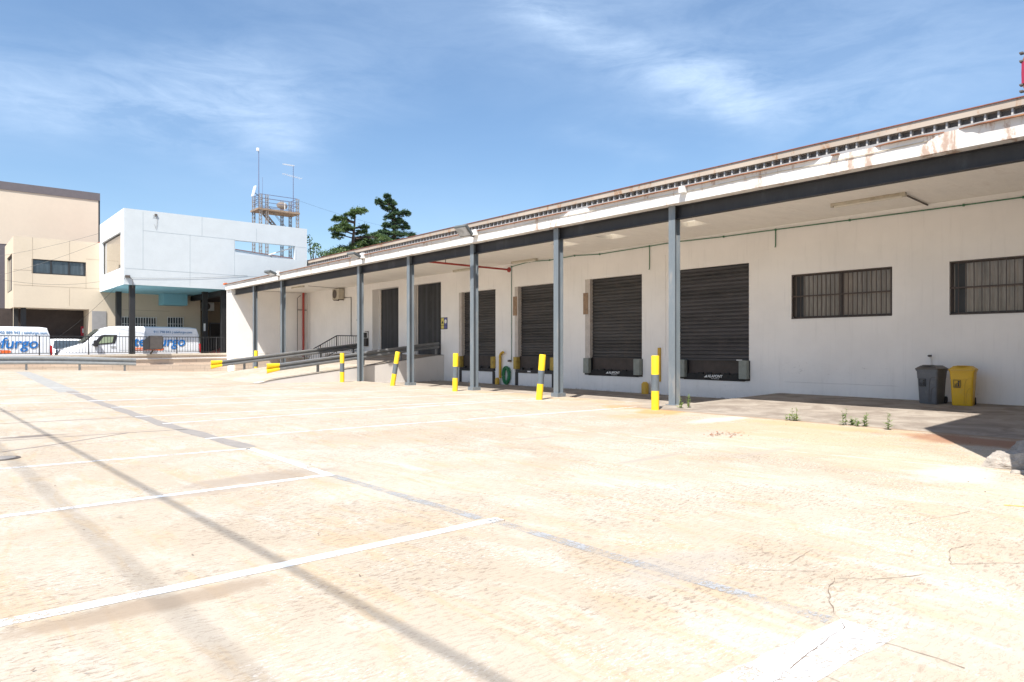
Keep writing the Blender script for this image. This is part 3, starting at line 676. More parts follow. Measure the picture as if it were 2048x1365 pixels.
# ------------------------------------------------------------------ loading ramp
RY0, RY1 = 28.5, 36.6
rz = lambda X: .075+(1.155-.075)*max(0, min(1, (X-10.1)/(19.2-10.1)))
rp = thing('loading_ramp', 'concrete ramp rising to the two ribbed dock doors', 'ramp', (15, 32, 0))
s = MB(); XS = frange(10.0, WX-.002, .4)
def rzz(X): return rz(X) if X > 10.1 else hz(X, 30)+.006+(.07)*ss(8.6, 10.1, X)*.6
YS_ = frange(RY0-.02, RY1, 1.0); ny_ = len(YS_)
s.v = [(x, y, max(rz(x)-.10*ss(11, 10, x), hz(x, y)+.003) if x < 11 else rz(x)) for x in XS for y in YS_]
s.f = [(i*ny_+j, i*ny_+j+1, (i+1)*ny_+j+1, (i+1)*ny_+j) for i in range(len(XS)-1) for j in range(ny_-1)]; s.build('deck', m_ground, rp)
for y0, y1 in ((RY0, RY0+.25), (RY1-.25, RY1-.005)):
    s = MB(); xx = frange(10.3, WX-.003, .4)
    s.loft([[(x, y0, -.3), (x, y1, -.3), (x, y1, max(rz(x)-.03, -.2)), (x, y0, max(rz(x)-.03, -.2))] for x in xx]); s.build('side_wall', m_rampwall, rp)
MB().box(9.5, WX-.002, RY0-.015, RY0-.004, -.2, -.1).build('footing', m_rampwall, rp)
# W-beam guard rails
def wprof(sc=1): # (depth, height)
    P_ = [(0, -.155), (.03, -.155), (.08, -.12), (.08, -.06), (.015, -.012), (.015, .012), (.08, .06), (.08, .12), (.03, .155), (0, .155)]
    o = P_+[(x-.006 if 0 < i < 9 else x-.006, z) for i, (x, z) in list(enumerate(P_))[::-1]]
    return [(x*sc, z*sc) for x, z in o]
def rail(nm, lab, x0, x1, y, zf, side, posts, mat, endcap=True, group=None, sc=1.0, base=None):
    t = thing(nm, lab, 'guard rail', ((x0+x1)/2, y, 0), group=group)
    n = max(2, int((x1-x0)/1.0)); pr = wprof(sc)
    xx = [x0+(x1-x0)*i/n for i in range(n+1)]
    start = .55 if endcap else 0
    xx2 = [x0+start+(x1-x0-start)*i/n for i in range(n+1)]
    MB().loft([[(x, y+side*a, zf(x)+b) for a, b in pr] for x in xx2]).build('rail', mat, t)
    if endcap:
        MB().loft([[(x0+start*k/4, y+side*a+.0, zf(x0+start*k/4)+b*(1.35-.35*k/4)) for a, b in pr] for k in range(5)]).build('end_cap', m_yellow, t)
    for px_ in posts:
        zb = base(px_); MB().extrude([(-.05, -.04), (.05, -.04), (.05, .04), (-.05, .04)], lambda a, b, tt: (px_+a, y-side*.06+b, tt), zb, zf(px_)+.12).build('post', mat, t)
        MB().box(px_-.05, px_+.05, min(y-side*.02, y+side*.02), max(y-side*.02, y+side*.02), zf(px_)-.1, zf(px_)+.1).build('spacer', mat, t)
    return t
zr = lambda X: rz(X)+.47
rail('guard_rail', 'near grey guard rail with yellow end on the ramp edge by the white side wall', 10.8, 19.4, RY0+.2, zr, -1, [13.1, 15.3, 17.3, 19.3], m_rail, group='guard rails on the ramp', base=lambda x: rz(x)-.03)
rail('guard_rail', 'far grey guard rail with yellow end on the ramp side near the stairs', 10.9, 19.0, RY1-.15, zr, -1, [12.6, 14.6, 16.8, 18.8], m_rail, group='guard rails on the ramp', base=lambda x: rz(x)-.03)
zl = lambda X: .33+.50+.0*X
rail('guard_rail', 'light grey guard rail standing in front of the block wall below the vans', -14, 9.15, 44.3, lambda X: hz(X, 44.3)+.53, -1, [-12, -9, -6, -3, 0.0, 4.0, 6.4, 8.6], m_railL, endcap=False, sc=1.35, base=lambda x: hz(x, 44.3)-.05)
# stairs beside the ramp
t = thing('stairs', 'small concrete steps between the ramp and the far end wall', 'stairs', (17.5, 37.9, 0))
s = MB()
stp = [(16.2, -.2)]+[q for i in range(7) for q in ((16.2+.3*i, .165*(i+1)), (16.2+.3*(i+1) if i < 6 else WX-.002, .165*(i+1)))]+[(WX-.002, -.2)]
s.extrude(stp, lambda a, b, tt: (a, tt, b), 37.3, 38.5)
s.build('steps', m_ramp, t)
t = thing('stair_railing', 'black metal railing sloping up beside the steps', 'railing', (17.5, 37.3, 0))
xa, xb, xc = 16.2, 18.15, 19.5
s = MB().bar((xa, 37.3, 1.15), (xb, 37.3, 2.2), .05).bar((xb, 37.3, 2.2), (xc, 37.3, 2.2), .05); s.build('top_rail', m_black, t)
s = MB().bar((xa, 37.3, .25), (xb, 37.3, 1.32), .03).bar((xb, 37.3, 1.32), (xc, 37.3, 1.32), .03); s.build('bottom_rail', m_black, t)
for x in (xa, 17.15, xb, xc):
    zt = 1.15+1.05*min(1, (x-xa)/(xb-xa)); MB().box(x-.02, x+.02, 37.28, 37.32, zt-1.0, zt).build('post', m_black, t)
for i in range(1, 24):
    x = xa+(xc-xa)*i/24; zt = 1.15+1.05*min(1, (x-xa)/(xb-xa)); MB().box(x-.008, x+.008, 37.292, 37.308, zt-.9, zt).build('baluster', m_black, t)
t = thing('pipe_post', 'thin dark post with a cross bar standing by the dock behind a column', 'post', (19.45, 36.9, 1.15))
MB().tube([(19.45, 36.95, 1.1), (19.45, 36.95, 3.15)], .035, 8).build('pole', m_steel, t); MB().bar((19.45, 36.7, 3.14), (19.45, 37.4, 3.14), .03).build('cross_bar', m_steel, t)

# ------------------------------------------------------------------ bollards
def bollard(h, r_, name='bollard'):
    o = bpy.data.objects.new(name, None); COL.objects.link(o)
    z1, z2 = h*.35, h*.65
    MB().tube([(0, 0, -.05), (0, 0, z1)], r_, 20).build('lower_band', m_yellow, o, smooth=True)
    MB().tube([(0, 0, z1), (0, 0, z2)], r_*1.002, 20).build('grey_band', m_ygrey, o, smooth=True)
    MB().tube([(0, 0, z2), (0, 0, h-.02), (0, 0, h)], [r_, r_, r_*.93], 20).build('upper_band', m_yellow, o, smooth=True)
    return o
bspec = [((13.48, 10.63), (0, 0), 1.31, 'yellow and grey bollard nearest the camera beside the first column'), ((13.52, 14.84), (0.0, R(4.5)), 1.31, 'slightly leaning yellow and grey bollard beside the second column'),
         ((13.95, 19.62), (0, R(1.2)), 1.31, 'upright yellow and grey bollard in front of the shutter nearest the dock wall'), ((14.08, 24.05), (0, R(9)), 1.36, 'strongly tilted yellow and grey bollard by the end of the ramp'),
         ((13.83, 27.9), (0, R(0)), 1.27, 'yellow and grey bollard against the white side wall of the ramp')]
b0 = None
for (xy, tilt, h, lab) in bspec:
    if b0 is None: b0 = o = bollard(1.31, .095)
    else: o = dup(b0, (0, 0, 0))
    # tilt away in the picture plane: rotate about the viewing direction
    vd = Vector((.644, .765, 0)); q = Matrix.Rotation(tilt[1], 4, vd)
    o.rotation_euler = q.to_euler(); o.location = (*xy, hz(*xy)); o.scale = (1, 1, h/1.31); tag(o, lab, 'bollard', 'yellow and grey bollards along the canopy')
o = dup(b0, (13.6, 37.6, hz(13.6, 37.6)), label='far yellow bollard half hidden behind the ramp guard rails'); o.scale = (1, 1, 1.02); o['label'] = 'far yellow bollard half hidden behind the ramp guard rails'

# ------------------------------------------------------------------ bins
def bin_(name, lab, loc, rzr, mb_, ml, grp):
    t = thing(name, lab, 'bin', loc, rzr, grp); t.scale = (.85, .85, 1)
    def ring(z, wx, wy, r_, n=5):
        pts = []
        for cx_, cy_, a0 in ((wx-r_, wy-r_, 0), (-wx+r_, wy-r_, 90), (-wx+r_, -wy+r_, 180), (wx-r_, -wy+r_, 270)):
            for i in range(n): a = R(a0+90*i/(n-1)); pts.append((cx_+r_*math.cos(a), cy_+r_*math.sin(a), z))
        return pts
    MB().loft([ring(0, .235, .24, .05), ring(.03, .245, .25, .06), ring(.62, .275, .285, .06), ring(.622, .283, .293, .06), ring(.68, .285, .295, .06), ring(.80, .295, .305, .06), ring(.802, .31, .32, .06), ring(.83, .31, .32, .06)]).build('body', mb_, t, local=True, smooth=True)
    MB().loft([ring(.832, .325, .335, .06), ring(.862, .325, .335, .06), ring(.90, .27, .29, .08), ring(.935, .22, .24, .08), ring(.94, .15, .2, .06)]).build('lid', ml, t, local=True, smooth=True)
    MB().box(-.12, .12, -.30, -.10, .935, .95, bev=.004).build('lid_handle', ml, t, local=True)
    # raised curved ribs on the front (local -y)
    rb = MB(); P_ = []
    for k in range(9): a = R(90*k/8); P_.append((.30-.17*math.sin(a)-.02, -.262-.022*(.35+.25*math.cos(a)*0)-.005, .40-.17+.17*1.0*math.cos(a)))
    rb.tube([(.235, -.284, .42), (.18, -.280, .41), (.13, -.278, .36), (.11, -.272, .26), (.10, -.256, .04)], .006, 6)
    rb.tube([(.255, -.297, .66), (.15, -.296, .655), (.10, -.292, .61), (.07, -.284, .50), (.055, -.270, .20), (.05, -.26, .04)], .006, 6)
    rb.build('moulded_rib', ml, t, local=True)
    # pictogram in a square frame
    pg = MB(); x0, z0 = -.11, .44; f = lambda z: -.2735-.04*(z/.8)-.010
    def pb(x1, x2, z1, z2): pg.box(x1, x2, f(z1)-.004, f(z1)+.010, z1, z2)
    pb(x0-.085, x0+.085, z0-.012, z0-.004); pb(x0-.085, x0+.085, z0+.16, z0+.168); pb(x0-.085, x0-.077, z0-.004, z0+.16); pb(x0+.077, x0+.085, z0-.004, z0+.16)
    pb(x0-.05, x0-.04, z0+.03, z0+.075); pb(x0-.05, x0-.005, z0+.02, z0+.03); pb(x0-.015, x0-.005, z0+.03, z0+.075)
    pb(x0+.02, x0+.05, z0+.02, z0+.10); pb(x0+.018, x0+.058, z0+.108, z0+.145); pb(x0-.02, x0+.02, z0+.085, z0+.097)
    pb(x0-.07, x0+.07, z0+.0, z0+.010)
    pg.build('pictogram', m_black, t, local=True)
    for sx_ in (-1, 1): MB().tube([(sx_*.20, .27, .09), (sx_*.27, .27, .09)], .09, 18).build('wheel', m_blackrub, t, local=True)
    return t
bin_('wheeled_bin', 'grey wheeled bin with a dark lid below the wall tap', (18.95, 6.44, hz(18.95, 6.44)), R(-97), m_binG, m_binGl, 'wheeled bins against the warehouse wall')
bin_('wheeled_bin', 'yellow wheeled bin with a yellow lid', (18.95, 5.76, hz(18.95, 5.76)), R(-80), m_binY, m_binYl, 'wheeled bins against the warehouse wall')
y_, z_ = PX(1863, 714, WX); t = thing('wall_tap', 'thin standpipe tap on the wall above the grey bin', 'tap', (WX-.05, y_, .15))
MB().tube([(WX-.05, y_, .15), (WX-.05, y_, z_-.02), (WX-.08, y_, z_+.03), (WX-.14, y_, z_)], .013, 8).build('pipe', m_light, t); MB().box(WX-.16, WX-.08, y_-.04, y_+.04, z_+.0, z_+.05, bev=.01).build('valve', m_iron, t)

# ------------------------------------------------------------------ pipes, hose, conduits
t = thing('green_conduit', 'thin green conduit running along the wall under the canopy ceiling', 'conduit', (WX-.03, 14, 5))
pts = [(WX-.03, *PX(x, y, WX)) for x, y in ((1024, 534), (1060, 524), (1100, 521), (1150, 512), (1200, 509), (1300, 493), (1349, 485), (1448, 474), (1552, 460), (1700, 441), (1928, 411), (2048, 395))]+[(WX-.03, 3.0, 5.0)]
MB().tube(pts, .016, 8).build('main_run', m_green, t); sd_ = MB()
for p in pts[::1]: sd_.box(p[0]-.02, p[0]+.03, p[1]-.02, p[1]+.02, p[2]-.03, p[2]+.03)
sd_.build('clips', m_green, t)
for x, ya, yb in ((1300, 493, 538), (1552, 460, 493)):
    a = PX(x, ya, WX); b = PX(x, yb, WX); MB().tube([(WX-.03, a[0], a[1]), (WX-.03, a[0], b[1]), (WX-.06, a[0], b[1]-.03)], .015, 8).build('drop', m_green, t)
t = thing('water_pipe', 'thin grey green pipe with a tap running down the wall beside the green hose', 'pipe', (WX-.03, 23.28, .9))
MB().tube([(WX-.03, 23.28, 5.03), (WX-.03, 23.28, .95), (WX-.1, 23.35, .92)], .017, 8).build('pipe', M('pipe_grey_green', (.20, .28, .25), .5), t); MB().box(WX-.13, WX-.02, 23.28, 23.42, .88, .97).build('tap', m_iron, t)
t = thing('garden_hose', 'coiled green garden hose hanging on the wall beside a bent yellow pipe', 'hose', (WX-.1, 23.58, 0))
pts = []; rr = random.Random(5)
for k in range(12*26):
    a = 2*math.pi*k/26; lp = k//26; w_ = .185+.065*math.sin(lp*2.1)+.012*rr.random(); h_ = .33+.07*math.sin(lp*2.1)
    pts.append((WX-.07-.05*(lp % 4)/4, 23.58+w_*math.cos(a)+.01*math.sin(lp), .29+h_*math.sin(a)))
MB().tube(pts, .021, 6).build('coil', m_hose, t, smooth=True)
MB().tube([(WX-.1, 23.45, .6), (WX-.1, 23.32, .62), (WX-.1, 23.22, .5), (WX-.1, 23.28, .38), (WX-.1, 23.4, .36)], .014, 6).build('loose_end', m_hose, t, smooth=True)
def ypipe(lab, y, zt, flip):
    t = thing('yellow_pipe_guard', lab, 'pipe', (WX-.1, y, 0), group='yellow pipes on the wall')
    MB().tube([(WX-.10, y, .15), (WX-.10, y, zt-.12), (WX-.11, y-.06*flip, zt-.03), (WX-.14, y-.16*flip, zt+.02), (WX-.18, y-.30*flip, zt+.05)], .06, 12).build('pipe', m_yellowold, t, smooth=True)
    MB().tube([(WX-.16, y+.13, hz(WX, y)), (WX-.16, y+.13, .10), (WX-.16, y+.13, .17)], [.10, .10, .05], 14).build('base_cap', m_yellowold, t, smooth=True)
ypipe('bent yellow pipe on the wall beside the green hose', 23.98, 1.25, 1); 
t = thing('yellow_pipe_guard', 'yellow wall guard plate partly hidden behind the nearest bollard', 'pipe', (WX-.05, 15.25, 0), group='yellow pipes on the wall')
MB().box(WX-.07, WX-.005, 15.2, 15.3, .32, 1.5).build('guard_plate', m_yellowold, t)
MB().tube([(WX-.16, 15.78, hz(WX, 15.78)), (WX-.16, 15.78, .22), (WX-.16, 15.78, .29)], [.13, .13, .07], 14).build('base_cap', m_yellowold, t, smooth=True)
MB().tube([(WX-.012, 15.1, 4.7), (WX-.012, 15.0, 4.7), (WX-.012, 15.0, 1.2)], .012, 6).build('painted_cable', m_wall, t)
t = thing('sprinkler_pipe', 'red pipe crossing under the canopy from the beam to the wall', 'pipe', (17, 23.45, 4.94))
MB().tube([(15.0, 23.45, 5.17), (15.0, 23.45, 5.0), (15.1, 23.45, 4.95), (19.5, 23.45, 4.93)], .04, 10).build('pipe', m_red, t, smooth=True); MB().tube([(WX-.05, 23.45, 4.93), (WX-.001, 23.45, 4.93)], .11, 14).build('flange', m_red, t)
for x in (16.2, 17.8): MB().box(x-.01, x+.01, 23.44, 23.46, 4.97, 5.18).build('hanger', m_iron, t)
t = thing('fire_riser', 'vertical red pipe in the corner of the far end wall', 'pipe', (19.3, 44.45, 0))
MB().tube([(19.25, 44.5, 5.17), (19.25, 44.5, .9)], .075, 10).build('pipe', m_red, t); MB().box(18.9, 19.5, 44.55, 44.6, 4.0, 4.05).build('bracket', m_iron, t)
MB().tube([(19.1, 44.6, 5.0), (18.88, 44.6, 4.8), (18.88, 44.6, .9)], .02, 6).build('conduit', m_iron, t); MB().tube([(WX-.08, 44.2, 5.16), (WX-.08, 44.2, .9)], .03, 8).build('white_downpipe', m_white, t)
# low ledge and pipes at the foot of the end wall
t = thing('low_block_wall', 'low beige block plinth at the foot of the far end wall', 'wall', (17, 44.5, 0))
MB().box(14.78, WX-.002, 44.42, 44.699, -.2, .78).build('blocks', m_block, t); MB().box(14.74, WX-.002, 44.38, 44.699, .782, .85).build('cap', m_cap, t)
MB().tube([(14.9, 44.5, 1.12), (16.9, 44.55, 1.14)], .03, 8).build('pipe', m_light, t)
# AC unit
def ac(lab, loc, rzr, par=None):
    t = thing('air_conditioner', lab, 'air conditioner', loc, rzr, 'outdoor air conditioning units')
    MB().box(-.45, .45, -.36, 0, 0, .66, bev=.02).build('casing', m_white if par is None else par, t, local=True)
    MB().tube([(-.12, -.362, .33), (-.12, -.375, .33)], .27, 24).build('fan_grille', m_iron, t, local=True)
    for x in (-.35, .3): MB().box(x, x+.05, -.34, .02, -.05, -.002).build('bracket', m_iron, t, local=True)
    return t
a_ = PX(683, 600, WX); ac('cream outdoor air conditioner high on the white dock wall', (WX-.04, a_[0], a_[1]), R(-90), m_cream)
t = thing('conduit', 'thin dark conduit running down from the cream air conditioner', 'conduit', (WX-.03, a_[0], 4))
y2 = PX(703, 640, WX)[0]; MB().tube([(WX-.03, a_[0]-.4, a_[1]+.1), (WX-.03, y2, a_[1]+.08), (WX-.03, y2, 2.2)], .022, 6).build('pipe', m_iron, t)
t2 = MB().tube([(17.3, 39.3, 5.165), (19.5, a_[0]-.0, 5.15), (19.5, a_[0], a_[1]+.6)], .012, 6).build('ceiling_cable', m_iron, t)
# ceiling lamps
def clamp_(lab, x, ya, yb):
    t = thing('ceiling_lamp', lab, 'ceiling lamp', (x, (ya+yb)/2, 5.18), group='strip lamps on the canopy ceiling')
    L_ = abs(yb-ya)
    MB().box(-.06, .06, -L_/2, L_/2, -.07, -.002, bev=.01).build('housing', m_cream, t, local=True); MB().tube([(0, -L_/2+.04, -.085), (0, L_/2-.04, -.085)], .035, 10).build('cover', m_tube, t, local=True)
    for s_ in (-1, 1): MB().box(-.065, .065, s_*L_/2-.03, s_*L_/2+.03, -.10, -.003).build('end_clip', m_cream, t, local=True)
    return t
clamp_('largest strip lamp under the right part of the canopy', 17.7, 6.6, 8.3); clamp_('strip lamp above the third shutter from the windows', 19.15, 21.2, 22.7)
clamp_('short strip lamp on the ceiling behind the red pipe', 19.15, 25.6, 27.0); clamp_('farthest strip lamp on the ceiling near the far end wall', 17.0, 39.3, 40.9)
t = thing('conduit', 'short dark conduit from the largest strip lamp to the wall', 'conduit', (18.6, 6.7, 5.15)); MB().tube([(17.7, 6.62, 5.14), (19.58, 6.75, 5.15)], .02, 6).build('pipe', m_iron, t)
# sign, intercom
t = thing('safety_sign', 'small safety sign with yellow and blue halves beside the second ribbed door', 'sign', (WX-.01, 28.45, 2.7))
MB().box(WX-.012, WX-.002, 28.2, 28.76, 2.42, 3.0).build('board', m_black, t)
MB().box(WX-.016, WX-.0125, 28.5, 28.73, 2.62, 2.97).build('yellow_panel', m_signy, t); MB().box(WX-.016, WX-.0125, 28.23, 28.47, 2.62, 2.97).build('blue_panel', m_signb, t)
MB().add([(WX-.018, 28.53, 2.70), (WX-.018, 28.70, 2.70), (WX-.018, 28.615, 2.86)], [(0, 1, 2)]).build('warning_triangle', m_black, t)
MB().tube([(WX-.019, 28.35, 2.80), (WX-.0165, 28.35, 2.80)], .10, 20).build('disc', m_white, t)
MB().box(WX-.017, WX-.0125, 28.5, 28.73, 2.45, 2.60).build('yellow_caption', m_signy, t); MB().box(WX-.017, WX-.0125, 28.23, 28.47, 2.45, 2.60).build('blue_caption', m_signb, t)
y_ = PX(733, 679, WX)[0]; t = thing('control_box', 'black control box on the wall beside the first ribbed door', 'control box', (WX-.1, y_, 1.7))
MB().box(WX-.14, WX-.002, y_-.25, y_+.25, 1.60, 2.05, bev=.01).build('lower_box', m_black, t); MB().box(WX-.10, WX-.002, y_-.05, y_+.22, 2.08, 2.38, bev=.01).build('upper_box', m_black, t)
MB().bar((WX-.05, y_-.28, 1.6), (WX-.05, y_-.28, 2.45), .03).bar((WX-.05, y_-.28, 2.45), (WX-.05, y_+.1, 2.45), .03).build('bent_pipe', m_iron, t)
# floodlights and junction boxes on the fascia
def flood(lab, y, z, yaw, pitch, sc):
    t = thing('floodlight', lab, 'floodlight', (14.4, y, z), yaw, 'floodlights on the canopy edge')
    q = Matrix.Rotation(pitch, 3, 'X')
    s = MB(); s.box(-.26*sc, .26*sc, -.05*sc, .05*sc, -.2*sc, .2*sc, bev=.015); s.v = [tuple(q @ Vector(v)+Vector((0, -.38*sc, .12*sc))) for v in s.v]; s.build('housing', m_flood, t, local=True)
    s = MB(); s.box(-.22*sc, .22*sc, -.062*sc, -.052*sc, -.16*sc, .16*sc); s.v = [tuple(q @ Vector(v)+Vector((0, -.38*sc, .12*sc))) for v in s.v]; s.build('lens', m_lamp_glass, t, local=True)
    MB().bar((0, -.3*sc, .05*sc), (0, .08, -.02), .04*sc).build('arm', m_iron, t, local=True); return t
yb_ = lambda px: PX(px, 400, 14.4)[0]
flood('large tilted floodlight on the canopy edge above the third column', yb_(944), 5.36, R(-80), R(48), 1.1)
flood('floodlight on the canopy edge above the fifth column', yb_(722), 5.36, R(-80), R(70), 1.0); flood('farthest floodlight on the canopy edge near the end wall', yb_(555), 5.36, R(-80), R(72), 1.1)
for px_, sc, lab in ((1364, .16, 'white junction box on the fascia right of the nearest column'), (949, .2, 'white junction box beside the large floodlight'), (724, .24, 'white junction box beside the middle floodlight'), (555, .26, 'white junction box beside the farthest floodlight')):
    y_ = yb_(px_); o = MB().box(14.36, 14.498, y_-sc/2, y_+sc/2, 5.36, 5.36+sc, bev=.008).build('junction_box', m_white); tag(o, lab, 'junction box', 'white junction boxes on the canopy edge')

# ------------------------------------------------------------------ retaining wall, fence, terrace
WY = 45.6
rw = thing('retaining_wall', 'beige block retaining wall carrying the black fence below the vans', 'wall', (2, WY, 0))
wt_ = lambda X: 1.075+(X-2.9)*.0085
s = MB(); xx = frange(-26, 14.61, 1.35); s.loft([[(x, WY, -.3), (x, WY+.35, -.3), (x, WY+.35, wt_(x)-.12), (x, WY, wt_(x)-.12)] for x in xx]); s.build('blocks', m_block, rw)
s = MB(); s.loft([[(x, WY-.06, wt_(x)-.118), (x, WY+.42, wt_(x)-.118), (x, WY+.42, wt_(x)-.002), (x, WY-.06, wt_(x)-.002)] for x in xx]); s.build('cap', m_cap, rw)
s = MB(); s.loft([[(x, WY-.18, -.3), (x, WY-.002, -.3), (x, WY-.002, .50), (x, WY-.18, .50)] for x in (-26, 14.6)]); s.build('plinth', m_block, rw)
MB().tube([(8.8, WY-.05, wt_(8.8)-.30), (14.6, WY-.05, wt_(14.6)-.30)], .03, 8).build('pipe', m_light, rw)
struct(MB().box(-60, 60, WY+.36, 120, -.3, .25).build('terrace', m_terr))
fn = thing('fence', 'black vertical bar fence on top of the block wall', 'fence', (2, WY+.15, 1.1))
FY = WY+.12; ft = lambda X: wt_(X)+1.06-(X-2.9)*.006
MB().bar((-8, FY, ft(-8)), (14.5, FY, ft(14.5)), .04, .045).build('top_rail', m_black, fn); MB().bar((-8, FY, wt_(-8)+.1), (14.5, FY, wt_(14.5)+.1), .03).build('bottom_rail', m_black, fn)
x = 0.15+.1; k_ = 0; xp = [4.71+2.33*i for i in range(-5, 5)]
for x in xp: MB().box(x-.028, x+.028, FY-.025, FY+.025, wt_(x)-.02, ft(x)).build('post', m_black, fn)
bl = [x for x in frange(2.55, 14.5, .155)]
for x in bl: MB().box(x-.010, x+.010, FY-.008, FY+.008, wt_(x)+.1, ft(x)).build('baluster', m_black, fn)
s = MB()
for x in frange(-8, 2.4, .155): s.box(x-.010, x+.010, FY-.008, FY+.008, wt_(x)+.1, ft(x))
so = s.build('baluster', m_black, fn); so['kind'] = 'stuff'
# dark lamp box on a stalk
c0 = PY(308, 686, WY-.1); t = thing('floodlight', 'dark square floodlight seen from behind on a short stalk at the fence', 'floodlight', (c0[0], WY-.1, wt_(c0[0])))
MB().tube([(c0[0]-.2, WY-.1, wt_(c0[0])-.02), (c0[0]-.05, WY-.12, wt_(c0[0])+.22)], .05, 8).build('stalk', m_iron, t)
mgr = M('dark_weathered_housing', (.085, .075, .07), .7, var=.2, scale=5)
MB().box(c0[0]-.30, c0[0]+.43, WY-.42, WY-.14, c0[1]-.40, c0[1]+.42, bev=.04).build('housing', mgr, t)
MB().add([(c0[0]-.31, WY-.40, c0[1]+.42), (c0[0]-.31, WY-.40, c0[1]-.38), (c0[0]-.31, WY-.15, c0[1]-.38), (c0[0]-.31, WY-.15, c0[1]+.42), (c0[0]-.62, WY-.30, c0[1]+.1), (c0[0]-.62, WY-.30, c0[1]-.45), (c0[0]-.62, WY-.2, c0[1]-.45), (c0[0]-.62, WY-.2, c0[1]+.1)], [(0, 1, 5, 4), (1, 2, 6, 5), (2, 3, 7, 6), (3, 0, 4, 7), (4, 5, 6, 7), (0, 3, 2, 1)]).build('visor', m_black, t)

# ------------------------------------------------------------------ vans
def van_body(prof, wid, parent, mat, z0=.35):
    # prof: list of (x, h) from front to rear; ring cross sections
    rings = []
    for x, h, wf in prof:
        w_ = wid/2*wf; s1 = min(1.25, z0+(h-z0)*.55); s2 = z0+(h-z0)*.8
        half = [(w_*.97, z0), (w_, z0+.25 if h-z0 > .6 else z0+.1), (w_, s1), (w_*.965, s2), (w_*.91, h-.09*min(1, h-z0)), (w_*.83, h-.02), (w_*.55, h)]
        rings.append([(x, -y, z) for y, z in half]+[(x, y, z) for y, z in half[::-1]])
    return MB().loft(rings).build('body', mat, parent, local=True, smooth=True)
def wheel(x, y, r_, par, side):
    o = MB().tube([(x, y-.11, r_), (x, y+.11, r_)], r_, 22).build('wheel', m_blackrub, par, local=True)
    MB().tube([(x, y+side*.112, r_), (x, y+side*.125, r_)], r_*.6, 18).build('rim', m_light, o, local=True)
HV = 2.62
prof = [(0, .95, .80), (.12, 1.12, .9), (.5, 1.28, .97), (1.15, 1.48, 1), (1.35, 1.62, 1), (1.75, 2.05, 1), (2.15, 2.40, 1), (2.6, 2.56, 1), (3.1, 2.61, 1), (4.5, HV, 1), (7.2, HV-.01, 1), (7.55, HV-.06, 1), (7.68, 2.2, 1), (7.78, 1.2, 1), (7.8, .5, .97)]
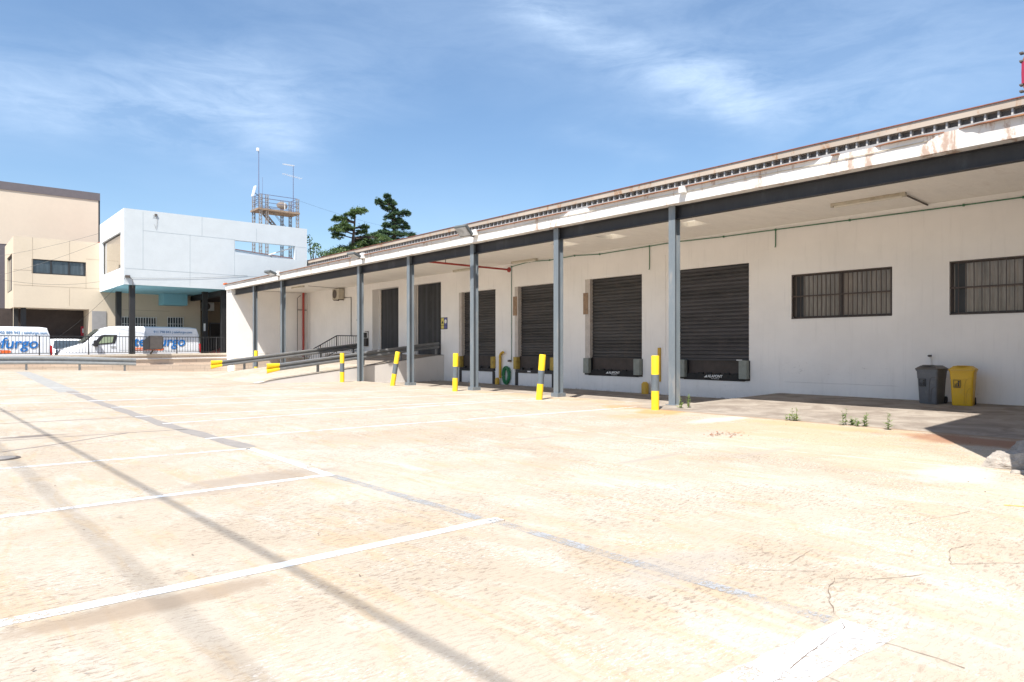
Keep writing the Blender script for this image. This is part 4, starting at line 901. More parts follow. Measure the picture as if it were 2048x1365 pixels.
def make_van(name, lab, loc, phone, dx=0):
    t = thing(name, lab, 'van', loc, 0, 'white rental vans with blue lettering')
    van_body(prof, 2.1, t, m_vanw)
    W = 1.05
    def side(nm, pts, mat, off=.012, both=True):
        for sg in ((-1, 1) if both else (-1,)):
            s = MB(); f = lambda x, z: sg*(W*(1-.035*ss(1.3, 2.25, z)-.0)+off)
            s.add([(x, f(x, z), z) for x, z in pts], [tuple(range(len(pts)))]); s.build(nm, mat, t, local=True)
    side('side_window', [(1.62, 1.42), (2.12, 2.02), (2.30, 2.06), (2.98, 2.06), (2.96, 1.90), (2.86, 1.55)], m_black)
    side('side_glass', [(1.98, 1.52), (2.30, 1.98), (2.80, 2.0), (2.72, 1.6)], M('tinted_green_glass', (.30, .36, .24), .1), off=.018)
    ws = MB().add([(1.20, -.86, 1.56), (1.20, .86, 1.56), (2.10, .78, 2.37), (2.10, -.78, 2.37)], [(0, 1, 2, 3)]); ws.v = [(x-.02, y, z+.05) for x, y, z in ws.v]; ws.build('windscreen', m_wsglass, t, local=True)
    for y in (-.78, .60): MB().box(.05, .42, y, y+.18, .95, 1.2, bev=.03).build('headlight', m_lamp_glass, t, local=True)
    MB().box(-.03, .08, -.9, .9, .35, .8, bev=.03).build('bumper', m_ygrey, t, local=True)
    for sg in (-1, 1):
        MB().box(1.72, 1.95, sg*1.2-.12, sg*1.2+.12, 1.35, 1.72, bev=.03).build('mirror', m_black, t, local=True)
        MB().box(7.66, 7.80, sg*.93-.12, sg*.93+.12, .95, 1.55, bev=.02).build('tail_light', m_tail, t, local=True)
    side('door_handle', [(2.62, 1.30), (2.92, 1.30), (2.92, 1.35), (2.62, 1.35)], m_black, off=.03)
    side('body_seam', [(3.1, .5), (3.115, .5), (3.115, 2.3), (3.1, 2.3)], m_groove, off=.008); side('body_seam', [(4.55, .5), (4.565, .5), (4.565, 2.3), (4.55, 2.3)], m_groove, off=.008)
    side('side_moulding', [(3.1, 1.12), (7.6, 1.12), (7.6, 1.135), (3.1, 1.135)], m_groove, off=.010); side('roof_seam', [(3.1, 2.13), (7.5, 2.13), (7.5, 2.14), (3.1, 2.14)], m_groove, off=.008)
    for x in (1.25, 6.1):
        for sg in (-1, 1): wheel(x, sg*.93, .36, t, sg)
    yq = lambda z: t.location.y-W*(1-.035*ss(1.3, 2.25, z))-.016
    text('logo', 'telefurgo', .84, (t.location.x+3.85+dx, yq(1.5)-.002, t.location.z+1.40), (1, 0, 0), (0, .0, 1), m_vtext, t, bold=.010, shear=.18, sx=.97)
    pl = MB(); pp = [(3.75+dx+.11*math.cos(a)+(1.72 if abs(a) < R(90.1) else 0), -W*1.0-.014, 1.20+.085*math.sin(a)) for a in [R(v) for v in (90, 60, 30, 0, -30, -60, -90)]+[R(v) for v in (-90.2, -120, -150, -180, 150, 120, 90.2)]]
    pl.add(pp, [tuple(range(len(pp)))]); pl.build('slogan_strip', m_orange, t, local=True)
    text('slogan', 'ALQUILER DE FURGONETAS', .105, (t.location.x+3.78+dx, t.location.y-W-.018, t.location.z+1.155), (1, 0, 0), (0, 0, 1), m_white, t, bold=.001, sx=1.0)
    text('phone_number', phone+' | telefurgo.com', .215, (t.location.x+5.0+dx, t.location.y-W*.95-.022, t.location.z+2.20), (1, 0, 0), (0, .12, 1), m_vtext2, t, bold=.002, sx=.92)
    return t
VY = 48.65
vx = PY(402, 690, VY-1.05)[0]-7.8
make_van('rental_van', 'white van with its nose to the left parked behind the fence below the blue building', (vx, VY, .22), '911 798 843')
vx1 = PY(105, 690, VY-1.05)[0]-7.8
make_van('rental_van', 'white van cut by the left edge of the photo, only its rear half showing', (vx1, VY, .08), '902 889 943', .28)
# third van and red car in the shade
t = thing('parked_van', 'white van facing us in the dark recess between the two lettered vans', 'van', (PY(142, 700, 51.3)[0], 51.3, .22), R(90))
pr3 = [(0, .85, .85), (.15, 1.0, .95), (.8, 1.12, 1), (1.1, 1.25, 1), (1.55, 1.75, .97), (1.8, 1.86, .96), (4.2, 1.88, .96), (4.4, .6, .95)]
van_body(pr3, 1.95, t, m_vanw, z0=.3)
s = MB().add([(1.02, -.82, 1.22), (1.02, .82, 1.22), (1.54, .72, 1.72), (1.54, -.72, 1.72)], [(0, 1, 2, 3)]); s.v = [(x-.04, y, z+.03) for x, y, z in s.v]; s.build('windscreen', m_glassd, t, local=True)
for y in (-.85, .55): MB().box(-.04, .2, y, y+.3, .75, .95, bev=.03).build('headlight', m_lamp_glass, t, local=True)
for sg in (-1, 1):
    MB().box(1.1, 1.3, sg*1.08-.1, sg*1.08+.1, 1.2, 1.42, bev=.02).build('mirror', m_black, t, local=True)
    for x in (.8, 3.5): wheel(x, sg*.88, .32, t, sg)
t = thing('parked_car', 'red car mostly hidden behind the dark columns at the fence end', 'car', (PY(418, 700, 49)[0], 49.3, .25), 0)
prc = [(0, .85, .85), (.15, .98, .95), (.9, 1.18, 1), (1.3, 1.42, .96), (1.9, 1.62, .9), (3.0, 1.62, .9), (3.6, 1.2, .96), (4.0, .6, .9)]
van_body(prc, 1.75, t, m_carred, z0=.3)
s = MB().add([(1.0, -.7, 1.25), (1.0, .7, 1.25), (1.75, .6, 1.60), (1.75, -.6, 1.60)], [(0, 1, 2, 3)]); s.build('windscreen', m_lamp_glass, t, local=True)
MB().add([(1.35, -.86, 1.2), (1.95, -.80, 1.55), (2.9, -.80, 1.55), (3.3, -.86, 1.2)], [(0, 1, 2, 3)]).build('side_window', m_glassd, t, local=True)
for x in (.75, 3.2):
    for sg in (-1, 1): wheel(x, sg*.8, .3, t, sg)

# ------------------------------------------------------------------ blue building
BY = 46.5; BX0 = PY(248, 560, BY)[0]; BX1 = PY(614, 460, BY)[0]; BZ0, BZ1 = 5.28, 9.82
blu = thing('blue_building', 'pale blue box shaped office raised on black columns over the parking', 'building', (BX0, BY, 0))
ha = PY(470, 480, BY)[0]; hb = PY(590, 500, BY)[0]
BYB = 54.0
MB().holes((0, BY, 0), (1, 0, 0), (0, 0, 1), (0, 1, 0), BX0, BX1, BZ0, BZ1, [(ha, hb, 7.62, 8.55)], .35, back=True).build('front_wall', m_blue, blu)
lw = [PX(203, 486, BX0), PX(242, 463, BX0)]; wy0, wy1 = PX(241.5, 500, BX0)[0], PX(203.5, 500, BX0)[0]; wz0, wz1 = PX(242, 536, BX0)[1], PX(242, 463, BX0)[1]
MB().holes((BX0-.003, 0, 0), (0, 1, 0), (0, 0, 1), (1, 0, 0), BY, BYB, BZ0+.003, BZ1+.003, [(wy0, wy1, wz0, wz1)], .25).build('side_wall', m_bluewhite, blu)
so_ = MB().box(BX0, ha-.1, BY+.351, BYB-.003, BZ1-.25, BZ1-.1); so_.build('roof', m_bluewhite, blu)
MB().box(BX0, BX1, BY+.01, BYB-.003, BZ0-.008, BZ0-.004).build('soffit', m_soffit, blu)
MB().box(ha-.3, ha-.05, BY+.351, BYB-.003, BZ0, BZ1-.3).build('rear_wall', m_bluewhite, blu)
f = MB(); 
f.box(BX0+.12, BX0+.2, wy0, wy0+.08, wz0, wz1).box(BX0+.12, BX0+.2, wy1-.12, wy1, wz0, wz1).box(BX0+.12, BX0+.2, wy0+.08, wy1-.12, wz0, wz0+.08).box(BX0+.12, BX0+.2, wy0+.08, wy1-.12, wz1-.08, wz1)
wi = f.build('window', m_black, blu); MB().box(BX0+.15, BX0+.17, wy0+.05, wy1-.05, wz0+.05, wz1-.05).build('pane', glass_mat('big_window_glass', (.30, .25, .19), .05), wi)
gv = MB()
def gline(px1, py1, px2, py2, Y=BY, X=None, vert=False, wd=.03):
    a = PY(px1, py1, Y); b = PY(px2, py2, Y)
    if vert: b = (a[0], b[1])
    else: b = (b[0], a[1]) if False else b
    z = (a[1]+b[1])/2
    if vert: gv.box(a[0]-wd/2, a[0]+wd/2, Y-.004, Y+.01, min(a[1], b[1]), max(a[1], b[1]))
    else: gv.box(a[0], b[0], Y-.004, Y+.01, z-wd/2, z+wd/2)
for q in ((286, 424, 286, 538, 1), (404, 435, 404, 472, 1), (380, 470, 380, 572, 1), (469, 480, 469, 552, 1), (286, 461, 470, 480, 0), (250, 535, 613, 562, 0), (592, 500, 592, 520, 1), (590, 494, 613, 496, 0), (513, 458, 513, 482, 1)):
    gline(*q[:4], vert=bool(q[4]))
gv.build('panel_joints', m_groove, blu)
tp = MB().box(ha+.03, hb+.4, BY+.36, BY+.5, 7.3, 7.62); 
# columns and beam under it
for px_, Y_, z0, w_ in ((265, 46.75, wt_(9)-.01, .30), (238, 52.6, .25, .32), (411, 49.2, .25, .32), (449, 46.9, .25, .34)):
    x = PY(px_, 650, Y_)[0]; MB().extrude(ibeam_prof(w_, w_, .02, w_*.9), lambda a, b, t: (x+a, Y_+b, t), z0, BZ0-.009).build('column', m_black, blu)
xb_ = PY(447, 590, 46.9)[0]; MB().bar((xb_, 47, 5.08), (xb_, 53.9, 5.08), .25, .36).build('beam', m_black, blu)
xa_, xbb = PY(328, 600, 52.5)[0], PY(375, 600, 52.5)[0]
MB().box(xa_, xbb, 52.5, 53.99, 4.50, BZ0-.01).build('drop_beam', m_soffit, blu)
pc = PY(409, 655, 49.0); MB().box(pc[0]-.06, pc[0]+.06, 48.98, 48.99, pc[1]-.25, pc[1]+.25).build('number_plate', m_white, blu)
# white rooftop with strut, seen through the opening
t = thing('shed_roof', 'low white roof with red edge seen through the opening of the blue wall', 'roof', (18, 58, 7))
a0 = PY(470, 498, 56); a1 = PY(560, 513, 56)
MB().add([(a0[0]-1, 56, a0[1]-1.0), (a1[0]+3, 56, a1[1]-1.2), (a1[0]+3, 56, a1[1]-.25), (a0[0]-1, 56, a0[1]+.0)], [(0, 1, 2, 3)]).add([(a0[0]-1, 56, a0[1]), (a1[0]+3, 56, a1[1]-.25), (a1[0]+3, 62, a1[1]-.1), (a0[0]-1, 62, a0[1]+.15)], [(0, 1, 2, 3)]).build('sheet', m_light, t)
MB().bar((a0[0]-1, 55.97, a0[1]+.03), (a1[0]+3, 55.97, a1[1]-.22), .05).build('red_edge', m_rededge, t)
s0 = PY(545, 508, BY+.5); s1 = PY(588, 494, BY+.5); t = thing('strut', 'thin white strut across the opening in the blue wall', 'strut', (s0[0], BY+.5, s0[1])); MB().bar((s0[0], BY+1.2, s0[1]), (s1[0]+.1, BY+.2, s1[1]), .07).build('tube', m_white, t)
MB().bar((s0[0]+.1, BY+1.1, s0[1]-.1), (s0[0]+.5, BY+1.1, s0[1]-.55), .05).build('brace', m_iron, t)

# ------------------------------------------------------------------ beige building
GY = 54.0; GX0 = PY(27, 560, GY)[0]; gz0, gz1 = 4.08, 8.60; GX1 = PY(178.5, 640, GY)[0]
bei = thing('beige_building', 'beige rendered building with an overhanging upper box and strip window', 'building', (GX0, GY, 0))
wx0, wx1 = PY(63.5, 530, GY)[0], PY(172, 530, GY)[0]; wzb, wzt = 6.28, 7.22
wins = [(PY(243, 640, GY)[0], PY(312, 640, GY)[0], 2.70, 3.62), (PY(335, 637, GY)[0], PY(366, 637, GY)[0], 2.75, 3.68)]
RX = PY(392, 640, GY)[0]
MB().holes((0, GY, 0), (1, 0, 0), (0, 0, 1), (0, 1, 0), GX0, RX, .2, gz1, [(wx0, wx1, wzb, wzt), (GX0-.0, GX1, .2, gz0)]+wins, .3).build('front_wall', m_beige, bei)
MB().holes((GX0-.002, 0, 0), (0, 1, 0), (0, 0, 1), (1, 0, 0), GY, 60.3, gz0, gz1, [(55.0, 58.6, 5.2, 7.6)], .25).build('side_wall', m_beige, bei)
MB().box(GX0, GX1+.2, GY+.31, 61, gz0-.001, gz0+.05).build('soffit', m_beige, bei)
MB().box(GX0, RX, GY+.31, 60.2, gz1-.2, gz1-.05).build('roof', m_beige, bei)
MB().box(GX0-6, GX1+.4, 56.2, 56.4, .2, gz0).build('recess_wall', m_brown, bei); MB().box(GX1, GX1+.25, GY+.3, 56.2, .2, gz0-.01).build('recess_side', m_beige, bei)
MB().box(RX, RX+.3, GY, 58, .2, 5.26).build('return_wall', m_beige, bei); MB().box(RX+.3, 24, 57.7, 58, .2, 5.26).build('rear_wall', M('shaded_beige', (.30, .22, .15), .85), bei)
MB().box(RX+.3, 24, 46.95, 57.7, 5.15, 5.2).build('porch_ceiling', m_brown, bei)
f = MB().box(wx0, wx1, GY+.05, GY+.12, wzb, wzb+.07).box(wx0, wx1, GY+.05, GY+.12, wzt-.07, wzt)
for x in (wx0, wx0+(wx1-wx0)*.335, wx0+(wx1-wx0)*.667, wx1-.08): f.box(x, x+.08, GY+.04, GY+.13, wzb+.07, wzt-.07)
wi = f.build('window', m_black, bei); MB().box(wx0+.02, wx1-.02, GY+.09, GY+.11, wzb+.02, wzt-.02).build('pane', m_glassd, wi)
f = MB().box(GX0+.05, GX0+.10, 55, 58.6, 5.2, 5.3).box(GX0+.05, GX0+.10, 55, 58.6, 7.5, 7.6).box(GX0+.05, GX0+.10, 55, 55.1, 5.3, 7.5); wi = f.build('window', m_black, bei); MB().box(GX0+.11, GX0+.13, 55, 58.6, 5.2, 7.6).build('pane', m_glassd, wi)
for a, b, z0, z1 in wins:
    wi = MB().box(a, b, GY+.20, GY+.25, z0, z1).build('window', m_glassd, bei); s = MB(); n = int((b-a)/.16)
    for i in range(n+1): x = a+(b-a)*i/n; s.box(x-.02, x+.02, GY-.06, GY-.03, z0-.02, z1+.05)
    for z in (z0, (z0+z1)/2, z1): s.box(a-.02, b+.02, GY-.028, GY-.004, z-.015, z+.015)
    s.build('grille', m_light, wi)
gv = MB()
for q in ((65, 475, 65, 573, 1), (139, 482, 139, 522, 1), (172, 545, 172, 578, 1), (139, 577, 139, 612, 1), (172, 519, 200, 520, 0), (27, 540, 63, 541, 0), (27, 571, 200, 577, 0), (245, 620, 340, 623, 0)):
    gline(*q[:4], Y=GY, vert=bool(q[4]), wd=.03)
gv.build('panel_joints', m_bgroove, bei)
for px_, Y_ in ((31, 55.6), (47, 54.4)): x = PY(px_, 640, Y_)[0]; MB().box(x-.14, x+.14, Y_, Y_+.3, .2, gz0-.004).build('post', m_black, bei)
dx0 = PY(184, 640, GY-.02)[0]; MB().box(dx0, dx0+.85, GY-.04, GY-.002, .3, 3.98).build('grey_gate', M('grey_gate', (.30, .29, .29), .6), bei)
# door in the shaded porch
da, db = PY(421, 640, 57.6)[0], PY(446, 640, 57.6)[0]; dd = MB().box(da, db, 57.62, 57.69, .25, 3.4).build('door', m_brown, bei); MB().box(da-.06, da, 57.6, 57.69, .25, 3.5).box(da, db, 57.6, 57.69, 3.4, 3.5).build('frame', m_purple, dd)
a_ = PY(415, 622, 57.5); ac('outdoor air conditioner in the shade behind a black column', (a_[0], 57.65, a_[1]), 0, m_white)
sg_ = PY(169, 662, 56.15); t = thing('wall_sign', 'small red sign with white symbols on the dark recess wall', 'sign', (sg_[0], 56.19, sg_[1]))
MB().box(sg_[0]-.22, sg_[0]+.22, 56.16, 56.19, sg_[1]-.35, sg_[1]+.3).build('board', m_redsign, t); MB().box(sg_[0]-.14, sg_[0]-.03, 56.15, 56.159, sg_[1]-.15, sg_[1]+.15).box(sg_[0]+.05, sg_[0]+.14, 56.15, 56.159, sg_[1]-.15, sg_[1]+.15).build('symbols', m_white, t)
# big hall behind
BBY = 66; bx = PY(200, 420, BBY)[0]; big = thing('big_hall', 'tall peach coloured industrial hall with a dark parapet band behind the beige building', 'building', (bx, BBY, 0))
zt_ = PY(200, 387.5, BBY)[1]; zb_ = PY(5, 488, BBY)[1]
MB().box(-45, bx-.12, BBY, BBY+30, zb_, zt_-.62).build('upper_wall', m_beige2, big); MB().box(-45, bx, BBY-.05, BBY+30, zt_-.618, zt_).build('parapet', m_purple, big)
MB().box(-45, bx-.12, BBY+.02, BBY+30, 0, zb_-.003).build('lower_wall', m_purple, big); MB().box(bx-.117, bx, BBY+.0, BBY+30, 5, zt_-.62).build('corner_trim', m_black, big)
r0 = PY(186, 486, 60); r1 = PY(199, 479, 60); t = MB().add([(r0[0], 60.5, r0[1]-.05), (r1[0]+1.5, 60.5, r0[1]-.05), (r1[0]+1.5, 60.5, r1[1]+.5), (r0[0], 64, r0[1]-.05), (r1[0]+1.5, 64, r0[1]-.05), (r1[0]+1.5, 64, r1[1]+.5)], [(0, 1, 2), (3, 5, 4), (0, 2, 5, 3), (0, 3, 4, 1), (1, 4, 5, 2)]).build('red_roof', M('red_roof', (.45, .10, .05), .7)); tag(t, 'small red sloping roof wedge between the blue and beige buildings', 'roof')

# neighbour building just outside the frame on the right (casts the big shadow)
nb_ = thing('neighbour_building', 'plain neighbouring building just past the right edge of the yard', 'building', (12, 0, 0))
MB().box(9.50, 30, -12, 2.17, -.1, 8.5).build('wall', m_wall, nb_)
SX_ = 23.0; k_ = SX_/9.2; ys_, zc_ = PX(2042.5, 147, SX_); t = thing('red_sign', 'red rounded sign panel with rusty clips cut by the right edge', 'sign', (SX_, ys_, zc_)); pr = []
for i in range(24): a = 2*math.pi*i/24; pr.append((ys_-.17*k_+.17*k_*abs(math.cos(a))**.5*(1 if math.cos(a) > 0 else -1), zc_+.235*k_*abs(math.sin(a))**.7*(1 if math.sin(a) > 0 else -1)))
MB().extrude(pr, lambda a, b, tt: (tt, a, b), SX_, SX_+.2).build('panel', m_rust, t); MB().box(SX_-.03, SX_-.002, ys_-.2*k_, ys_-.012, zc_-.12*k_, zc_+.12*k_).build('red_face', m_pink, t)
s = MB()
for dz in (-.13, .13, .22, -.2): s.box(SX_-.06, SX_+.1, ys_-.05, ys_+.035, zc_+dz*k_-.02, zc_+dz*k_+.02)
s.build('clips', m_iron, t); MB().box(SX_+.05, SX_+.15, ys_-.5, ys_-.4, 7.7, zc_).build('support_post', m_iron, t)

# ------------------------------------------------------------------ lattice tower
TY = 70; tx0 = PY(521, 400, TY)[0]; tx1 = PY(595, 400, TY)[0]; ty1 = TY+1.9
tw = thing('lattice_tower', 'rusty steel tower with a railed platform and antennas behind the blue wall', 'tower', (tx0, TY, 0))
pz = PY(521, 416, TY)[1]; rtop = PY(521, 388, TY)[1]
legs = [(tx0, TY), (tx1, TY), (tx0, ty1), (tx1, ty1), (tx0+.65, TY), (tx1-.9, ty1)]
for (x, y) in legs:
    s = MB()
    for sx_, sy_ in ((-1, -1), (1, -1), (1, 1), (-1, 1)): s.bar((x+sx_*.11, y+sy_*.11, .2), (x+sx_*.11, y+sy_*.11, rtop), .045)
    z = 6
    while z < rtop-.3:
        for k in range(4):
            a_ = ((-1, -1), (1, -1), (1, 1), (-1, 1))[k]; b_ = ((1, -1), (1, 1), (-1, 1), (-1, -1))[k]
            s.bar((x+a_[0]*.11, y+a_[1]*.11, z), (x+b_[0]*.11, y+b_[1]*.11, z+.2), .03)
        z += .4
    s.build('leg', m_tower, tw)
MB().box(tx0-.3, tx1+.2, TY-.15, ty1+.15, pz-.2, pz-.02).build('platform', m_towerp, tw)
for z in (rtop, rtop-.4, rtop-.8, pz+.1):
    s = MB()
    for a, b in (((tx0, TY), (tx1, TY)), ((tx1, TY), (tx1, ty1)), ((tx1, ty1), (tx0, ty1)), ((tx0, ty1), (tx0, TY))): s.bar((*a, z), (*b, z), .05)
    s.build('guard_rail', m_ant, tw)
s = MB(); q0 = (tx0+.3, TY+.4, pz); q1 = (tx0+3.3, TY+.4, pz-3.3)
for dy in (0, .7): s.bar((q0[0], q0[1]+dy, q0[2]), (q1[0], q1[1]+dy, q1[2]), .08, .16)
for i in range(15): f_ = i/15; s.box(q0[0]+3*f_, q0[0]+3*f_+.2, TY+.4, TY+1.1, pz-3.3*f_-.1, pz-3.3*f_-.06)
s.bar((q0[0]+.5, TY+.4, pz+.5), (q1[0]+.3, TY+.4, pz-2.4), .04); s.bar((q0[0]+.9, TY+.4, pz-.0), (q1[0]+.3, TY+.4, pz-2.75), .03)
s.build('stairs', m_tower, tw); s = MB()
s.bar((tx0+3.0, TY+1.3, pz-5.2), (tx0+.4, TY+1.3, pz-8.2), .08, .2); s.bar((tx0+3.0, TY+.6, pz-5.2), (tx0+.4, TY+.6, pz-8.2), .08, .2)
for i in range(10): s.box(tx0+.6+.24*i, tx0+.8+.24*i, TY+.6, TY+1.3, pz-7.95+.277*i, pz-7.91+.277*i)
s.build('lower_stairs', m_tower, tw)
s = MB(); s.bar((tx0, TY, pz-2.6), (tx1, TY, pz-2.6), .06); s.bar((tx0, ty1, pz-2.6), (tx1, ty1, pz-2.6), .06); s.bar((tx1, TY, pz-2.6), (tx1, ty1, pz-1), .05); s.bar((tx0, TY, pz-7.2), (tx1, TY, pz-7.2), .06); s.build('brace', m_tower, tw)
def mast(lab, px_, ytop, Y_, r_): 
    x = PY(px_, 390, Y_)[0]; zt = PY(px_, ytop, Y_)[1]; t = thing('antenna_mast', lab, 'antenna', (x, Y_, rtop), group='antennas on the tower'); MB().tube([(x, Y_, pz), (x, Y_, zt)], [r_, r_*.6], 6).build('pole', m_ant, t); return t, x, zt
t, x, zt = mast('tall thin mast with a small white box on top of the tower', 517.5, 300, TY+.9, .05); MB().box(x-.22, x+.02, TY+.8, TY+1.0, zt-.15, zt+.18, bev=.02).build('white_box', m_white, t)
t, x, zt = mast('mast with horizontal television aerials on the right of the tower', 586.5, 332, TY+.5, .045)
MB().bar((x-1.15, TY+.5, zt), (x+.1, TY+.5, zt), .05).build('aerial_boom', m_light, t)
s = MB()
for i in range(9): s.bar((x-1.0+i*.13, TY+.2, zt), (x-1.0+i*.13, TY+.8, zt), .02)
s.build('aerial_elements', m_light, t); s = MB().bar((x-1.2, TY+.5, zt-1.0), (x+.95, TY+.5, zt-1.25), .03)
for i in range(8): s.bar((x-1.0+i*.26, TY+.1, zt-1.02-i*.028), (x-1.0+i*.26, TY+.9, zt-1.02-i*.028), .02)
s.build('lower_aerial', m_light, t)
t, x, zt = mast('short white whip antenna on the tower', 525, 355, TY+.2, .02)
dsh = PY(507, 383, TY+.5); t = thing('dish_antenna', 'white panel dish seen edge on at the left of the platform', 'antenna', (dsh[0], TY+.5, dsh[1])); MB().bar((dsh[0]-.1, TY+.5, dsh[1]-.5), (dsh[0]+.16, TY+.5, dsh[1]+.55), .08, .6).build('dish', m_white, t); MB().bar((dsh[0], TY+.5, dsh[1]-.05), (dsh[0]+.6, TY+.5, dsh[1]-.45), .06).build('arm', m_ant, t)
dsh = PY(564, 412, TY+.9); t = thing('dish_antenna', 'round grey dish lying on the tower platform', 'antenna', (dsh[0], TY+.9, dsh[1]))
rg = [[(dsh[0]+r_*math.cos(2*math.pi*k/20), TY+.9-.1*(1-r_*r_/.4), dsh[1]+r_*.62*math.sin(2*math.pi*k/20)) for k in range(20)] for r_ in (.02, .3, .6)]; MB().loft(rg, caps=False).build('dish', M('dish_brown', (.28, .23, .19), .6), t); MB().box(dsh[0]+.2, dsh[0]+.28, TY+.72, TY+.78, dsh[1]-.4, dsh[1]+.3).build('feed', m_white, t)

# ------------------------------------------------------------------ trees
def foliage_pad(mb, c, r_, flat, n, size, rnd, droop=.25):
    for _ in range(n):
        a = rnd.uniform(0, 2*math.pi); q = math.sqrt(rnd.random()); rr_ = r_*q*(1+.25*math.sin(3*a+c[0])+.12*math.sin(7*a))
        p = Vector((c[0]+rr_*math.cos(a), c[1]+rr_*math.sin(a), c[2]+flat*rnd.gauss(0, .5)*(1.05-q)-droop*r_*q*q))
        dr = Vector((math.cos(a)+rnd.uniform(-.8, .8), math.sin(a)+rnd.uniform(-.8, .8), rnd.uniform(-.5, .35))).normalized()*size*rnd.uniform(.6, 1.3)
        sd = Vector((rnd.uniform(-1, 1), rnd.uniform(-1, 1), rnd.uniform(-.6, .6))).normalized()*size*.28
        mb.add([p-sd, p+sd, p+dr*.6+sd*.5, p+dr], [(0, 1, 2, 3)])
def cedar(name, lab, Y_, trunk_px, base_z, pads, mat, seed, dens):
    rnd = random.Random(seed); tx_ = PY(trunk_px[-1][0], 500, Y_)[0]; t = thing(name, lab, 'tree', (tx_, Y_, 0), group='trees behind the warehouse roof')
    tp = [(PY(p[0], p[1], Y_)[0], Y_, PY(p[0], p[1], Y_)[1]) for p in trunk_px]; tp.append((tx_, Y_, 0)); n = len(tp)
    MB().tube(tp, [.05+.25*i/(n-1) for i in range(n)], 8).build('trunk', m_bark, t)
    lv = MB(); br = MB(); k_ = Y_/.935/1390
    def trunk_at(z):
        for a, b in zip(tp, tp[1:]):
            if b[2] <= z <= a[2]: f_ = (a[2]-z)/(a[2]-b[2]+1e-6); return Vector(a).lerp(Vector(b), f_)
        return Vector(tp[0])
    for (px_, py_, hw) in pads:
        c = PY(px_, py_, Y_); r_ = hw*k_; cy_ = Y_+rnd.uniform(-.6, .6)*r_
        m = max(3, int(hw/5))
        for j in range(m):
            a = rnd.uniform(0, 6.28); q = rnd.uniform(.2, .75) if j else 0; rr_ = r_*q
            cc = (c[0]+rr_*math.cos(a), cy_+rr_*math.sin(a), c[1]-.18*rr_+rnd.uniform(-.12, .12)*r_)
            for e_ in range(3):
                a2 = rnd.uniform(0, 6.28); q2 = rnd.uniform(.7, 1.25); foliage_pad(lv, (c[0]+r_*q2*math.cos(a2), cy_+r_*q2*math.sin(a2), c[1]-.45*r_*q2+rnd.uniform(-.2, .3)), r_*.22, .3, int(dens*.35), .20, rnd, droop=.6)
            foliage_pad(lv, cc, r_*rnd.uniform(.5, .85), .42, int(dens*2.3*max(.5, r_)**1.3), .20, rnd, droop=.4)
            tr_ = trunk_at(cc[2]-.3*r_-.2); br.tube([tr_, Vector(cc).lerp(tr_, .45)+Vector((0, 0, -.05)), Vector(cc)-Vector((0, 0, .05))], [.08, .05, .025], 5)
    lv.build('crown', mat, t); br.build('branches', m_bark, t); return t
cedar('cedar_tree', 'loose tiered dark cedar with bare gaps left of the taller one', 73, [(711, 420), (709, 450), (706, 480), (704, 520)], 0,
      [(709, 421, 15), (725, 418, 9), (699, 428, 9), (684, 433, 12), (672, 436, 6), (686, 448, 15), (672, 456, 14), (700, 455, 12), (728, 452, 9), (676, 466, 12), (722, 462, 8), (731, 472, 22), (755, 472, 16), (748, 482, 22), (720, 484, 18), (700, 492, 20), (680, 497, 16), (668, 505, 16), (735, 494, 20), (716, 502, 22), (690, 508, 20)], m_needle, 3, 190)
cedar('cedar_tree', 'taller dense cedar with a drooping top on the right', 76, [(779, 390), (786, 405), (788, 430), (789, 480)], 0,
      [(774, 392, 6), (780, 399, 8), (783, 405, 9), (765, 405, 8), (757, 402, 5), (786, 414, 11), (775, 415, 8), (790, 424, 13), (806, 424, 10), (815, 427, 6), (780, 432, 12), (795, 437, 14), (808, 443, 11), (775, 447, 10), (790, 450, 16), (812, 452, 9), (770, 460, 16), (790, 464, 18), (812, 466, 12), (822, 468, 7), (755, 466, 14), (765, 475, 20), (790, 478, 22), (742, 470, 12), (805, 480, 14), (775, 490, 24)], m_needle2, 5, 210)
def leafy(name, lab, Y_, pads, mat, seed, dens, size):
    rnd = random.Random(seed); k_ = Y_/.94/1390; x0 = PY(pads[0][0], 500, Y_)[0]; t = thing(name, lab, 'tree', (x0, Y_, 0), group='trees behind the warehouse roof')
    lv = MB(); br = MB(); br.tube([(x0, Y_, 0), (x0, Y_, 8), (x0+.2, Y_, 11)], [.25, .15, .06], 7)
    for (px_, py_, hw) in pads:
        c = PY(px_, py_, Y_); r_ = hw*k_; br.tube([(x0, Y_, 8.5), (c[0], Y_, c[1])], [.07, .02], 5)
        for _ in range(int(dens*r_*r_)):
            v = Vector((rnd.gauss(0, 1), rnd.gauss(0, 1), rnd.gauss(0, 1))).normalized()*r_*rnd.random()**.4; p = Vector((c[0], Y_, c[1]))+v
            a = Vector((rnd.uniform(-1, 1), rnd.uniform(-1, 1), rnd.uniform(-1, 1))).normalized()*size; b = a.cross(Vector((rnd.uniform(-1, 1), rnd.uniform(-1, 1), rnd.uniform(-1, 1)))).normalized()*size*.6
            lv.add([p-a, p+b, p+a, p-b], [(0, 1, 2, 3)])
    lv.build('crown', mat, t); br.build('trunk', m_bark, t)
leafy('broadleaf_tree', 'light green leafy tree beside the right edge of the blue wall', 71, [(626, 505, 14), (620, 484, 9), (634, 494, 9), (642, 506, 10), (628, 490, 7), (618, 473, 5), (650, 512, 10)], m_leaf, 8, 120, .13)
leafy('broadleaf_tree', 'low dark bushy tree between the leafy tree and the cedars', 70, [(662, 508, 12), (648, 512, 12), (672, 504, 12), (684, 506, 12), (655, 503, 7)], m_needle, 9, 190, .10)

